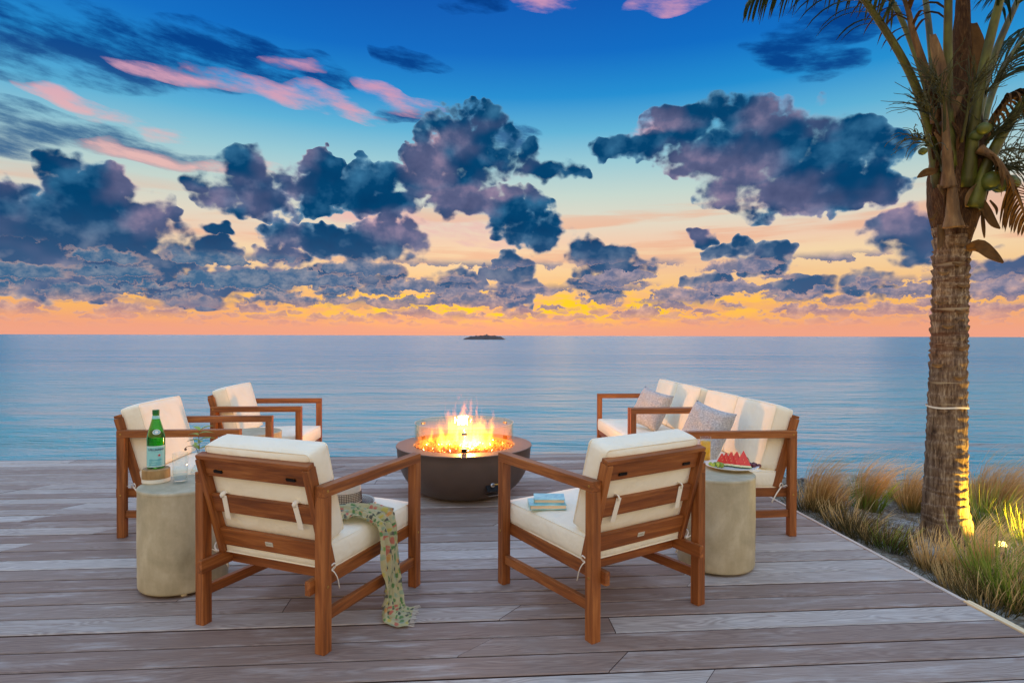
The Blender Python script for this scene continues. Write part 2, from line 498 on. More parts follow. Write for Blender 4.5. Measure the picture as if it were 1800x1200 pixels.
# weathered deck boards
m, b = mat_new('deck_wood'); M['deck_wood'] = m
rn = obrand()
co = vmath('ADD', objco(), vmath('SCALE', comb(3.0, 1.3, 0.2), scale=rn * 13.0))
wob = noise(mapping(co, scale=(0.9, 6, 1)), 1.0, 3, 0.5)
cath = node('ShaderNodeTexWave', wave_type='BANDS', bands_direction='Y', wave_profile='SIN')
X.put(cath.inputs['Vector'], vmath('ADD', mapping(co, scale=(0.55, 9, 1)), vmath('SCALE', comb(0.0, wob, 0.0), scale=3.2)))
cath.inputs['Scale'].default_value = 3.0; cath.inputs['Distortion'].default_value = 2.2; cath.inputs['Detail'].default_value = 3.0; cath.inputs['Detail Scale'].default_value = 1.2
cw = X(cath.outputs[1])
fib = noise(mapping(co, scale=(7, 170, 30)), 1.0, 4, 0.65)
bloom = noise(mapping(co, scale=(3.0, 22, 1)), 1.0, 6, 0.65)
c = mix(smooth(rn, 0.05, 0.95), s2l((148, 124, 110)), s2l((208, 198, 188)))
c = mix(X.m('FRACT', rn * 7.31) * 0.5, c, s2l((158, 138, 126)))
c = mix(cw * 0.40, c, s2l((108, 82, 70)))
c = mix(smooth(fib, 0.35, 0.75) * 0.36, c, s2l((92, 72, 62)))
c = mix(smooth(bloom, 0.48, 0.80) * 0.50, c, s2l((218, 214, 210)))
stain = noise(mapping(co, scale=(5, 16, 1)), 1.0, 2, 0.5)
c = mix(smooth(stain, 0.70, 0.80) * 0.5, c, s2l((112, 70, 54)))
bset(b, base=c, rough=0.50 + fib * 0.25, spec=0.45, normal=bump(fib * 0.6 + cw * 0.4, 0.16, 0.002))

plain('deck_side', (74, 48, 38), 0.8, 0.25, 25, 0.1)  # unbleached brown board sides, darkened further so the gaps read as shade
m, b = mat_new('trim_wood'); M['trim_wood'] = m
co = objco(); fib = noise(mapping(co, scale=(6, 120, 60)), 1.0, 4, 0.6)
bset(b, base=ramp(fib, [(0.3, (186, 164, 148)), (0.7, (226, 212, 196))]), rough=0.6, normal=bump(fib, 0.2, 0.002))
m, b = mat_new('trim_pale'); M['trim_pale'] = m
co = objco(); fib = noise(mapping(co, scale=(6, 90, 60)), 1.0, 4, 0.6)
bset(b, base=ramp(fib, [(0.3, (222, 190, 140)), (0.7, (250, 232, 196))]), rough=0.6, normal=bump(fib, 0.2, 0.002))
plain('joist', (58, 46, 40), 0.8, 0.3, 20, 0.2)

# cushions
m, b = mat_new('canvas'); M['canvas'] = m
co = objco()
weave = noise(mapping(co, scale=(1, 1, 1)), 480.0, 2, 0.6)
big = noise(co, 7.0, 3, 0.55, 0.4)
bset(b, base=mix(big, s2l((246, 235, 208)), s2l((253, 247, 228))), rough=0.85, sheen=0.25, spec=0.2,
     normal=bump(big, 0.5, 0.03, bump(weave, 0.3, 0.0015)))
plain('cord', (246, 238, 222), 0.8, 0.05, 200, 0.1)

# concrete stools
m, b = mat_new('concrete'); M['concrete'] = m
co = objco(); n1 = noise(co, 5.0, 6, 0.6, 0.6); n2 = noise(mapping(co, scale=(1, 1, 0.45)), 16.0, 5, 0.6); pits = voronoi(co, 70.0)
c = ramp(n1 * 0.6 + n2 * 0.4, [(0.3, (152, 142, 114)), (0.52, (186, 174, 144)), (0.72, (212, 202, 174))])
bset(b, base=mix((1.0 - smooth(pits, 0.05, 0.14)) * 0.25, c, s2l((90, 84, 74))), rough=0.62, normal=bump(n2, 0.12, 0.004))

plain('bronze', (100, 84, 74), 0.42, 0.18, 9, 0.05, metal=0.25, spec=0.5)
plain('dark_metal', (40, 36, 34), 0.4, 0.2, 40, 0.05, metal=0.8)
plain('steel', (176, 176, 178), 0.28, 0.06, 60, 0.02, metal=1.0)
plain('plate_metal', (206, 200, 182), 0.5, 0.06, 60, 0.02, metal=0.0)
plain('brass', (190, 150, 80), 0.35, 0.1, 60, 0.02, metal=1.0)

def glassy(name, tint=(1, 1, 1), edge=0.9):
    m, b = mat_new(name); M[name] = m
    bset(b, base=tint, rough=0.02, trans=1.0, ior=1.48, spec=0.5)
    return m
glassy('green_glass', (0.10, 0.62, 0.12))
# thin glass: clear with a fresnel reflection on its outer faces
def thin_glass(name, tint, ior=1.5):
    m, b = mat_new(name); M[name] = m
    X.nt.nodes.remove(b)
    fr = node('ShaderNodeFresnel'); fr.inputs[0].default_value = ior
    tr = node('ShaderNodeBsdfTransparent'); tr.inputs[0].default_value = (*tint, 1)
    gl = node('ShaderNodeBsdfGlossy'); gl.inputs['Roughness'].default_value = 0.03; gl.inputs[0].default_value = (1, 1, 1, 1)
    ms = node('ShaderNodeMixShader')
    X.put(ms.inputs[0], X.m('MULTIPLY', X(fr.outputs[0]), 1.0 - X(node('ShaderNodeNewGeometry').outputs['Backfacing']), clamp=True))
    X.nt.links.new(tr.outputs[0], ms.inputs[1]); X.nt.links.new(gl.outputs[0], ms.inputs[2])
    X.nt.links.new(ms.outputs[0], X.nt.nodes['Material Output'].inputs[0])
thin_glass('pane_glass', (1.0, 0.95, 0.85)); thin_glass('clear_glass', (0.95, 0.97, 0.97), 1.52); thin_glass('water_clear', (0.93, 0.96, 0.98), 1.33)

# ---------------------------------------------------------------- the setting: sea, islet, ground, deck
WATER_Z = -1.5
m, b = mat_new('sea_water'); M['sea_water'] = m
geo = X(node('ShaderNodeNewGeometry').outputs['Position'])
wx, wy, wz = sep(geo)
# ripples keep their size in view: finer close by, broad swells far out
r1 = noise(mapping(geo, scale=(0.42, 1.0, 1)), 1.4, 6, 0.65, 0.7)
r2 = noise(mapping(geo, scale=(0.07, 0.20, 1)), 1.0, 6, 0.65, 0.5)
r3 = noise(mapping(geo, scale=(0.009, 0.03, 1)), 1.0, 6, 0.65, 0.5)
patch = noise(mapping(geo, scale=(0.02, 0.06, 1)), 1.0, 3, 0.5)
shal = 1.0 - smooth(wy, 8.0, 70.0)
base = mix(shal, (0.004, 0.27, 0.40), (0.08, 0.39, 0.45))
base = mix(smooth(patch, 0.42, 0.62) * 0.45, base, (0.06, 0.29, 0.38))
nb = bump(r1, 1.0, 0.22, bump(r2, 1.0, 1.0, bump(r3, 1.0, 5.0)))
bset(b, base=base, rough=0.25, ior=1.33, spec=0.5, normal=nb)
S = 40000.0
tag(obj('sea', [(-S, -S, WATER_Z), (S, -S, WATER_Z), (S, S, WATER_Z), (-S, S, WATER_Z)], [(0, 1, 2, 3)], M['sea_water']), kind='structure')

plain('islet_rock', (70, 58, 56), 0.9, 0.4, 0.3, 0.3)
c0 = at(852, 596.5, WATER_Z)
v, f = [], []
n, mrow = 60, 9
hw = 39.0 / FPX * c0.y
for j in range(mrow):
    for i in range(n + 1):
        u = -1 + 2 * i / n; t = -1 + 2 * j / (mrow - 1)
        prof = max(0.0, 1 - abs(u) ** 3.0) ** 0.8 * (1 - t * t)
        hgt = prof * (3.4 + 1.6 * mnoise.noise(Vector((u * 5, t * 1.5, 3))) + 0.8 * mnoise.noise(Vector((u * 17, t * 4, 9))))
        v.append((c0.x + u * hw, c0.y + t * 22, WATER_Z - 0.6 + hgt))
for j in range(mrow - 1):
    for i in range(n): f.append((j * (n + 1) + i, j * (n + 1) + i + 1, (j + 1) * (n + 1) + i + 1, (j + 1) * (n + 1) + i))
tag(obj('islet', v, f, M['islet_rock'], smooth=True), kind='structure')

m, b = mat_new('ground_soil'); M['ground_soil'] = m
co = objco(); n1 = noise(co, 3.0, 6, 0.62); n2 = noise(co, 26.0, 5, 0.65); peb = voronoi(co, 34.0)
c = ramp(n1 * 0.55 + n2 * 0.45, [(0.36, (74, 62, 50)), (0.48, (122, 110, 92)), (0.58, (168, 164, 152)), (0.7, (206, 206, 200))])
c = mix((1.0 - smooth(peb, 0.08, 0.4)) * 0.4, c, s2l((196, 194, 186)))
bset(b, base=c, rough=0.92, spec=0.2, normal=bump(n2 + peb * 0.5, 0.7, 0.03))
def deck_right(y): return 2.0 + (4.6 - y) * 0.0745
def ground_z(x, y):
    side = x - deck_right(y)
    z = -0.14 - 0.10 * min(max(side, 0), 1.2) / 1.2 - 0.03 * max(side - 1.2, 0)
    if side < 0: z = -0.35
    shore = 6.9 + 0.25 * mnoise.noise(Vector((x * 0.7, 0, 5))) - 0.35 * max(0, -side) * 0.2
    z -= 0.5 * max(0, y - shore + 1.2) ** 2 * 0.16
    if y > shore: z -= min(2.4, (y - shore) * 1.1)
    z += 0.05 * mnoise.noise(Vector((x * 1.6, y * 1.6, 0))) + 0.025 * mnoise.noise(Vector((x * 5, y * 5, 2)))
    return z
xs = [-60, -40, -25, -16, -12, -9, -6, -4, -2, 0, 1.2] + [1.6 + 0.11 * i for i in range(60)] + [8.8, 10, 12, 15, 20, 28, 40, 60]
ys = [-60, -40, -25, -15, -8, -4, -1, 0.5] + [1.2 + 0.11 * i for i in range(80)] + [10.5, 12, 14]
v = [(x, y, ground_z(x, y)) for y in ys for x in xs]
w = len(xs)
f = [(j * w + i, j * w + i + 1, (j + 1) * w + i + 1, (j + 1) * w + i) for j in range(len(ys) - 1) for i in range(w - 1)]
tag(obj('ground', v, f, M['ground_soil'], smooth=True), kind='structure')

# deck: rows of boards turned a little against the view
DA = math.atan(0.0745)
du, dv = Vector((math.cos(DA), math.sin(DA), 0)), Vector((-math.sin(DA), math.cos(DA), 0))
deck = bpy.data.objects.new('deck', None); link(deck); tag(deck, kind='structure')
deck.location = (2.0, 4.6, 0); deck.rotation_euler = (0, 0, DA)
PITCH, BW, BT = 0.146, 0.1355, 0.028
far_v = (at(1030, 797.5) - Vector((2.0, 4.6, 0))).dot(dv)
brnd = random.Random(5)
def board(u0, u1, vc, s0, s1):
    """One board; s0 and s1 slant its ends as the scarf joints do."""
    y = BW / 2; c = 0.004
    prof = [(-y, -BT), (-y, -c), (-y + c, 0), (y - c, 0), (y, -c), (y, -BT)]
    uc = (u0 + u1) / 2
    vs = [(u0 - uc + s0 * p[0] / y * 0.5, p[0], p[1]) for p in prof] + [(u1 - uc + s1 * p[0] / y * 0.5, p[0], p[1]) for p in prof]
    fs = [tuple(range(6))[::-1], tuple(range(6, 12))] + [(i, (i + 1) % 6, 6 + (i + 1) % 6, 6 + i) for i in range(6)]
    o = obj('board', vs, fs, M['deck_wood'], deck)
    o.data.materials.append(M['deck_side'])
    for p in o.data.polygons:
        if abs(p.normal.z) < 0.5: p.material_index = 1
    o.location = (uc, vc, brnd.uniform(-0.0012, 0.0012))
row = 0
vc = far_v - BW / 2
while vc > -7.2:
    near = vc > -4.9
    u = -9.5
    cuts = []
    x = -brnd.uniform(0.6, 3.6)
    while x > -9.0 and near:
        cuts.append(x); x -= brnd.uniform(2.4, 4.2)
    cuts = [-9.5] + sorted(cuts) + [0.0]
    sl = [0.0] + [brnd.choice((0.0, 0.11, 0.11, 0.15)) for _ in cuts[1:-1]] + [0.0]
    for k in range(len(cuts) - 1):
        g = 0.0016
        board(cuts[k] + (g if k else 0), cuts[k + 1] - (g if k < len(cuts) - 2 else 0), vc, sl[k], sl[k + 1])
    vc -= PITCH; row += 1
near_v = vc + PITCH - BW / 2
# edging strip along the planted side: an old length, then a newer pale one
split = (at(1703, 1056) - Vector((2.0, 4.6, 0))).dot(dv)
box('edging', (far_v - split - 0.004, 0.024, 0.06), (0.0145, (far_v + split) / 2 + 0.002, -0.026), M['trim_wood'], deck, (0, 0, R(90)), 0.003)
box('edging', (split - near_v - 0.004, 0.034, 0.09), (0.0195, (split + near_v) / 2 - 0.002, -0.037), M['trim_pale'], deck, (0, 0, R(90)), 0.004)
box('fascia', (9.5, 0.03, 0.2), (-4.75, far_v + 0.018, -0.104), M['joist'], deck)
for k in range(12): box('joist', (far_v - near_v, 0.045, 0.14), (-0.25 - 0.8 * k, (far_v + near_v) / 2, -0.1), M['joist'], deck, (0, 0, R(90)), 0)

# ---------------------------------------------------------------- chairs and sofas
LEG, CD, ARM_Z, ARM_H = 0.046, 0.685, 0.66, 0.044
BACK_Y0, BACK_Z0 = -CD / 2 + 0.095, 0.262        # foot of the back frame
BACK_Y1, BACK_Z1 = -CD / 2 - 0.040, 0.730        # its top
def tie_mesh(pts, r=0.004):
    v, f = tube(curve_pts(pts, 14), r, 6, flat=0.5)
    return mesh_data('tie', v, f, M['cord'], smooth=True)
def seat_frame(t, W, n_back, plate=True):
    """Frame, cushions and ties of a chair (one back cushion) or a sofa (two)."""
    hx, hy, tk = W / 2, CD / 2, M['teak']
    for sx in (-1, 1):
        for sy in (-1, 1):
            bar('leg', (sx * hx, sy * hy, 0), (sx * hx, sy * hy, ARM_Z - ARM_H), LEG, LEG, tk, t, up=Vector((0, 1, 0)))
        arm = bar('arm', (sx * hx, -hy - LEG / 2, ARM_Z - ARM_H / 2), (sx * hx, hy + LEG / 2, ARM_Z - ARM_H / 2), LEG + 0.001, ARM_H, tk, t)
        xi = sx * (hx - LEG / 2 - 0.0125)
        bar('seat_rail', (xi, -hy - LEG / 2 - 0.028, 0.264), (xi, hy - LEG / 2 + 0.03, 0.274), 0.024, 0.056, tk, t)
        bar('stretcher', (sx * hx, -hy + LEG / 2, 0.142), (sx * hx, hy - LEG / 2, 0.128), 0.024, 0.044, tk, t)
        a, b = Vector((sx * (hx - LEG / 2 - 0.0155), BACK_Y0, BACK_Z0)), Vector((sx * (hx - LEG / 2 - 0.0155), BACK_Y1, BACK_Z1))
        a = a.lerp(b, 0.078)
        bar('back_stile', a, b, 0.028, 0.052, tk, t, up=Vector((0, 1, 0)))
        for yy, zz in ((-hy, ARM_Z - 0.022), (-hy, 0.262), (hy, 0.27)):
            v, f = lathe([(0.0, 0.001), (0.005, 0.001), (0.006, 0.0)], 10)
            mm = Matrix.Translation((sx * (hx + LEG / 2 + 0.0006), yy, zz)) @ Matrix.Rotation(R(90) * sx, 4, 'Y')
            obj('screw', v, f, M['brass'], t, matrix=mm)
    bx = hx - LEG / 2 - 0.0295
    ax = (Vector((0, BACK_Y1, BACK_Z1)) - Vector((0, BACK_Y0, BACK_Z0))).normalized()
    L = (Vector((0, BACK_Y1, BACK_Z1)) - Vector((0, BACK_Y0, BACK_Z0))).length
    nrm = Vector((0, -ax.z, ax.y))                  # out of the back, away from the sitter
    top = Vector((0, BACK_Y1, BACK_Z1))
    for k, (a0, a1, off) in enumerate(((0.0, 0.078, 0.0), (0.165, 0.245, 0.004), (0.330, 0.412, 0.004))):
        c = top - ax * (a0 + a1) / 2 + nrm * off
        s = bar('top_rail' if k == 0 else 'back_slat', c + Vector((-bx, 0, 0)), c + Vector((bx, 0, 0)), 0.020, a1 - a0, tk, t, up=ax)
        if k == 0:
            for sx in (-1, 1):
                hw = box('bracket', (0.045, 0.006, 0.012), (0, 0, 0), M['dark_metal'], t, bevel=0.001)
                mm = Matrix((Vector((1, 0, 0)), -nrm, ax)).transposed().to_4x4(); mm.translation = c + nrm * 0.0135 - ax * 0.012 + Vector((sx * bx * 0.72, 0, 0))
                hw.matrix_local = mm
            cap = bar('top_cap', top + ax * 0.010 + Vector((-bx - 0.0285, 0, 0)), top + ax * 0.010 + Vector((bx + 0.0285, 0, 0)), 0.040, 0.018, tk, t, up=ax)
        if k == 1:
            n_t = 2 * n_back
            for q in range(n_t):
                x = -bx + 2 * bx * (q + 0.5) / n_t
                if n_back == 1: x = (-0.72 if q == 0 else 0.72) * bx
                o = box('tie', (0.027, 0.003, 0.112), (0, 0, 0), M['cord'], t, bevel=0.001)
                mm = Matrix((Vector((1, 0, 0)), -nrm, ax)).transposed().to_4x4(); mm.translation = c + nrm * 0.0125 - ax * 0.012 + Vector((x, 0, 0))
                o.matrix_local = mm @ Matrix.Rotation(R(4 - 7 * (q % 2)), 4, 'Y')
                lp = curve_pts([(0, -0.001, 0.05), (0, -0.004, 0.062), (0, 0.012, 0.066), (0, 0.022, 0.055)], 8)
                v, f = tube(lp, 0.0105, 6, flat=0.3)
                put('tie', mesh_data('tie', v, f, M['cord'], smooth=True), t, mm)
        if k == 2 and plate:
            pl = box('name_plate', (0.040, 0.0024, 0.020), (0, 0, 0), M['plate_metal'], t, bevel=0.0006)
            mm = Matrix((Vector((1, 0, 0)), -nrm, ax)).transposed().to_4x4(); mm.translation = c + nrm * 0.0117
            pl.matrix_local = mm
            g = MB()
            for q in range(7):
                x = -0.0145 + q * 0.0042
                for (dx, dz, ww, hh) in ((0, 0, 0.0009, 0.0056), (0.0013, 0.002 * ((q % 3) - 1), 0.0024, 0.0009)):
                    xx, zz = x + dx, dz
                    o = len(g.v)
                    g.v += [Vector((xx - ww / 2, -0.00125, zz - hh / 2)), Vector((xx + ww / 2, -0.00125, zz - hh / 2)), Vector((xx + ww / 2, -0.00125, zz + hh / 2)), Vector((xx - ww / 2, -0.00125, zz + hh / 2))]
                    g.f.append((o, o + 1, o + 2, o + 3))
            g.obj('engraving', M['dark_metal'], pl)
    bar('rear_rail', (-hx + LEG / 2 + 0.024, -hy + 0.125, 0.262), (hx - LEG / 2 - 0.024, -hy + 0.125, 0.262), 0.024, 0.052, tk, t)
    bar('front_rail', (-hx + LEG / 2, hy, 0.274), (hx - LEG / 2, hy, 0.274), 0.026, 0.054, tk, t)
    for k in range(5):
        y = -hy + 0.20 + k * 0.105
        bar('seat_slat', (-hx + LEG / 2 + 0.026, y, 0.279 - 0.0006 * k), (hx - LEG / 2 - 0.026, y, 0.279 - 0.0006 * k), 0.05, 0.016, tk, t, up=Vector((0, 0, 1)), bevel=0.002)
    # seat cushion
    cw, cd_, ch = W - LEG - 0.012, 0.640, 0.112
    key = ('seat', round(W, 3))
    if key not in _boxes: _boxes[key] = (cushion_mesh('seat_cushion', cw, cd_, ch, M['canvas'], seed=1), piping_mesh(cw, cd_, ch, M['canvas']))
    sm = Matrix.Translation((0, hy - 0.640 / 2 + 0.028, 0.350)) @ Matrix.Rotation(R(1.0), 4, 'X')
    sc = put('seat_cushion', _boxes[key][0], t, sm); put('piping', _boxes[key][1], sc)
    # back cushions lean on the frame
    bw = (W - LEG - 0.030) / n_back; bh, bt = 0.412, 0.122
    key = ('back', round(bw, 3))
    if key not in _boxes: _boxes[key] = (cushion_mesh('back_cushion', bw - 0.004, bh, bt, M['canvas'], seed=4), piping_mesh(bw - 0.004, bh, bt, M['canvas']))
    for q in range(n_back):
        cx = -(W - LEG - 0.030) / 2 + bw * (q + 0.5)
        lean = ax
        cpos = Vector((cx, 0, 0)) + Vector((0, BACK_Y0, BACK_Z0)) + ax * (0.126 + bh / 2) - nrm * (0.016 + bt / 2)
        mm = Matrix((Vector((1, 0, 0)), lean, nrm)).transposed().to_4x4(); mm.translation = cpos
        bc = put('back_cushion', _boxes[key][0], t, mm); put('piping', _boxes[key][1], bc)
    # bows that hold the seat cushion at the rear corners
    for sx in (-1, 1):
        x = sx * (hx - LEG / 2 - 0.006); y = -hy + 0.045
        for pts in ([(x, y, 0.30), (x + sx * 0.018, y - 0.02, 0.312), (x + sx * 0.020, y - 0.045, 0.27), (x + sx * 0.012, y - 0.055, 0.215)],
                    [(x, y, 0.30), (x + sx * 0.02, y + 0.02, 0.30), (x + sx * 0.022, y + 0.05, 0.26), (x + sx * 0.014, y + 0.075, 0.205)],
                    [(x, y, 0.30), (x + sx * 0.020, y + 0.005, 0.318), (x + sx * 0.030, y + 0.025, 0.33), (x + sx * 0.022, y + 0.03, 0.305), (x, y + 0.005, 0.30)]):
            put('tie', tie_mesh(pts), t)

CHAIR_W, SOFA_W = 0.64, 1.18
def face(fx, fy): return math.atan2(fy, fx) - R(90)
def place(rz, known, lx, ly):                 # centre of a seat whose local point (lx, ly) stands at known
    c, s = math.cos(rz), math.sin(rz)
    return Vector((known.x - (c * lx - s * ly), known.y - (s * lx + c * ly), 0))
nudge = Vector((0, 0.018, 0))
rl, rr = at(355, 1098) + nudge, at(565, 1150) + nudge
rzA = math.atan2((rr - rl).y, (rr - rl).x)
chairA = thing('lounge_chair', 'teak lounge chair with a patterned scarf and straw hat on its white seat', 'chair', place(rzA, (rl + rr) / 2, 0, -CD / 2), rzA, 'teak lounge chairs around the fire')
seat_frame(chairA, CHAIR_W, 1)
rl, rr = at(1042, 1130) + nudge, at(1229, 1063) + nudge
rzB = math.atan2((rr - rl).y, (rr - rl).x)
chairB = thing('lounge_chair', 'teak lounge chair with two pale blue books lying on its white seat', 'chair', place(rzB, (rl + rr) / 2, 0, -CD / 2), rzB, 'teak lounge chairs around the fire')
seat_frame(chairB, CHAIR_W, 1)
rzC = face(0.996, 0.085)
chairC = thing('lounge_chair', 'empty teak lounge chair right behind the green bottle and its concrete stool', 'chair', place(rzC, at(212, 945) + nudge, CHAIR_W / 2, -CD / 2), rzC, 'teak lounge chairs around the fire')
seat_frame(chairC, CHAIR_W, 1)
rzD = face(0.998, 0.06)
chairD = thing('lounge_chair', 'empty teak lounge chair by the bare stool, close to the deck edge over the sea', 'chair', place(rzD, at(529, 714.3, ARM_Z), CHAIR_W / 2 + LEG / 2, CD / 2 + LEG / 2), rzD, 'teak lounge chairs around the fire')
seat_frame(chairD, CHAIR_W, 1)
rzS = face(-0.997, -0.0745)
locS = place(rzS, at(1393, 942) + nudge, -SOFA_W / 2, -CD / 2)
sofa1 = thing('sofa', 'two-seat teak sofa next to the stool with the fruit plate', 'sofa', locS, rzS, 'two-seat teak sofas')
seat_frame(sofa1, SOFA_W, 2, plate=False)
rgt = Vector((math.cos(rzS), math.sin(rzS), 0))
sofa2 = thing('sofa', 'two-seat teak sofa reaching the deck edge by the sea', 'sofa', locS + rgt * (SOFA_W + LEG + 0.012), rzS, 'two-seat teak sofas')
seat_frame(sofa2, SOFA_W, 2, plate=False)

# scatter pillows
m, b = mat_new('pillow_weave'); M['pillow_weave'] = m
co = objco(); n1 = noise(co, 120.0, 3, 0.7); n2 = noise(mapping(co, scale=(1, 1.8, 1)), 60.0, 2, 0.6); big = noise(co, 10.0, 3, 0.5)
bset(b, base=ramp(n1 * 0.6 + n2 * 0.4, [(0.36, (142, 140, 142)), (0.5, (184, 182, 182)), (0.64, (212, 210, 208))]), rough=0.9, sheen=0.2, normal=bump(big, 0.5, 0.03, bump(n1, 0.4, 0.003)))
def pillow(name, label, sofa, lx, tilt, spin, dy=0.0):
    n = 18; v, f = [], []; s = 0.36; th = 0.070
    for side in (1, -1):
        for j in range(n + 1):
            for i in range(n + 1):
                a, b_ = -1 + 2 * i / n, -1 + 2 * j / n
                pinch = 1 - 0.09 * (1 - a * a) * abs(b_) ** 3 - 0.0
                pinch2 = 1 - 0.09 * (1 - b_ * b_) * abs(a) ** 3
                z = side * th * ((1 - a ** 4) * (1 - b_ ** 4)) ** 0.55
                z += 0.012 * mnoise.noise(Vector((a * 3, b_ * 3, side * 4 + lx * 9))) * (1 - a ** 6) * (1 - b_ ** 6)
                v.append((a * s / 2 * pinch2, b_ * s / 2 * pinch, z))
    N = (n + 1) ** 2
    for side in (0, 1):
        for j in range(n):
            for i in range(n):
                q = (j * (n + 1) + i, j * (n + 1) + i + 1, (j + 1) * (n + 1) + i + 1, (j + 1) * (n + 1) + i)
                f.append(tuple(k + side * N for k in (q if side == 0 else q[::-1])))
    o = obj(name, v, f, M['pillow_weave'], smooth=True)
    bm = bmesh.new(); bm.from_mesh(o.data); bmesh.ops.remove_doubles(bm, verts=bm.verts, dist=0.0005); bm.to_mesh(o.data); bm.free()
    tag(o, label, 'pillow', 'grey scatter pillows')
    base = sofa.matrix_basis
    loc = Vector((lx, -CD / 2 + 0.40 + dy, 0.418 + s / 2 * math.cos(R(tilt)) * 1.12))
    o.matrix_world = base @ Matrix.Translation(loc) @ Matrix.Rotation(R(spin), 4, 'Z') @ Matrix.Rotation(R(90 + tilt), 4, 'X') @ Matrix.Rotation(R(11), 4, 'Z')
    return o
bpy.context.view_layer.update()
pillow('pillow', 'speckled grey pillow on the sofa beside the fruit plate stool', sofa1, -0.20, 24, 30, 0.0)
pillow('pillow', 'speckled grey pillow on the sofa reaching the deck edge', sofa2, -0.20, 26, 32, 0.0)

# ---------------------------------------------------------------- concrete drum stools
def stool(label, loc):
    t = thing('drum_stool', label, 'stool', loc, rnd.uniform(0, 6), 'concrete drum stools')
    rr, h = 0.203, 0.502
    prof = [(0.0, 0.012), (rr - 0.014, 0.012), (rr - 0.004, 0.0155), (rr, 0.026), (rr + 0.002, 0.25), (rr, h - 0.030), (rr, h - 0.016)]
    v, f = lathe(prof, 64); obj('drum', v, f, M['concrete'], t, smooth=True)
    v, f = lathe([(rr + 0.0015, h - 0.016), (rr + 0.002, h - 0.004), (rr - 0.002, h), (0.0, h)], 64)
    o = obj('top_slab', v, f, M['concrete'], t)
    for p in o.data.polygons: p.use_smooth = len(p.vertices) == 4 and abs(p.normal.z) < 0.5
    for k in range(3):
        a = k * 2.094 + 0.4
        v, f = lathe([(0.0, 0.0), (0.014, 0.0), (0.014, 0.014)], 12)
        obj('foot', v, f, M['cord'], t, matrix=Matrix.Translation((0.165 * math.cos(a), 0.165 * math.sin(a), 0)))
    return t
TL = at(300, 1054) + Vector((-0.045, 0.20, 0)); TR = at(1281, 1016.5) + Vector((0.0, 0.205, 0)); TM = at(446, 758, 0.502); TM.z = 0
stool('pale concrete drum stool carrying the green bottle and water glass', TL)
stool('pale concrete drum stool carrying the fruit plate and orange juice', TR)
stool('bare concrete drum stool between the two empty lounge chairs', TM)
TOP = 0.5025

# ---------------------------------------------------------------- things on the left stool
def text_mesh(s, size):
    cu = bpy.data.curves.new('lettering', 'FONT'); cu.body = s; cu.size = size; cu.align_x = 'CENTER'; cu.align_y = 'CENTER'; cu.resolution_u = 3; cu.offset = size * 0.035
    o = bpy.data.objects.new('lettering', cu); C.objects.link(o)
    bpy.context.view_layer.update()
    me = bpy.data.meshes.new_from_object(o.evaluated_get(bpy.context.evaluated_depsgraph_get()))
    bpy.data.objects.remove(o)
    bm = bmesh.new(); bm.from_mesh(me)
    bmesh.ops.triangulate(bm, faces=bm.faces)
    v = [p.co.copy() for p in bm.verts]; f = [tuple(q.index for q in p.verts) for p in bm.faces]
    bm.free(); bpy.data.meshes.remove(me)
    return v, f
def wrap(vf, r, ang, z0, stretch=1.0):        # lay flat lettering round an upright cylinder
    v, f = vf
    return [(r * math.cos(ang + p.x * stretch / r), r * math.sin(ang + p.x * stretch / r), z0 + p.y) for p in v], f
plain('paper_blue', (150, 214, 214), 0.6, 0.04, 90, 0.02); plain('ink_navy', (28, 44, 84), 0.6, 0.05, 90, 0); plain('ink_teal', (70, 170, 186), 0.6, 0.05, 90, 0)
plain('ink_red', (206, 44, 50), 0.6, 0.05, 90, 0); plain('paper_white', (236, 240, 238), 0.6, 0.03, 90, 0.02); plain('cap_green', (30, 110, 60), 0.35, 0.1, 60, 0.02, metal=0.3)
m, b = mat_new('oak'); M['oak'] = m
co = objco(); g = noise(mapping(co, scale=(26, 26, 7)), 1.0, 5, 0.6, 0.8)
bset(b, base=ramp(g, [(0.3, (140, 108, 66)), (0.7, (186, 150, 98))]), rough=0.6)
plain('marble', (236, 230, 214), 0.35, 0.05, 14, 0.02)

def on_stool(T, x, y): 
    p = at(x, y, TOP); return p
pc = on_stool(TL, 274.5, 846)
co_ = thing('coaster_block', 'round wooden block with a white base under the green bottle', 'coaster', pc)
v, f = lathe([(0, 0.0), (0.061, 0.0), (0.064, 0.004), (0.064, 0.0215)], 48); obj('base', v, f, M['marble'], co_, smooth=False)
v, f = lathe([(0.064, 0.0222), (0.063, 0.066), (0.0585, 0.0705), (0, 0.0705)], 48); obj('block', v, f, M['oak'], co_)
bt = thing('bottle', 'green glass water bottle with a pale blue label on a wooden block', 'bottle', pc + Vector((0, 0, 0.0712)))
prof = [(0, 0.0), (0.036, 0.0), (0.0405, 0.004), (0.0412, 0.012), (0.0412, 0.150), (0.0400, 0.166), (0.034, 0.192), (0.0262, 0.220), (0.0190, 0.246), (0.0152, 0.262), (0.0142, 0.276), (0.0142, 0.283)]
inner = [(max(r - 0.0028, 0), z + (0.006 if z < 0.005 else 0)) for r, z in prof][::-1]
v, f = lathe(prof + inner[:-1] + [(0.0, 0.010)], 40); obj('glass_body', v, f, M['green_glass'], bt, smooth=True)
face_a = math.atan2(-pc.y, -pc.x) + 0.06           # the side turned to the deck
def sleeve(r, z0, z1, a0, a1, n=24): 
    v = [(r * math.cos(a0 + (a1 - a0) * i / n), r * math.sin(a0 + (a1 - a0) * i / n), z) for z in (z0, z1) for i in range(n + 1)]
    return v, [(i, i + 1, n + 2 + i, n + 1 + i) for i in range(n)]
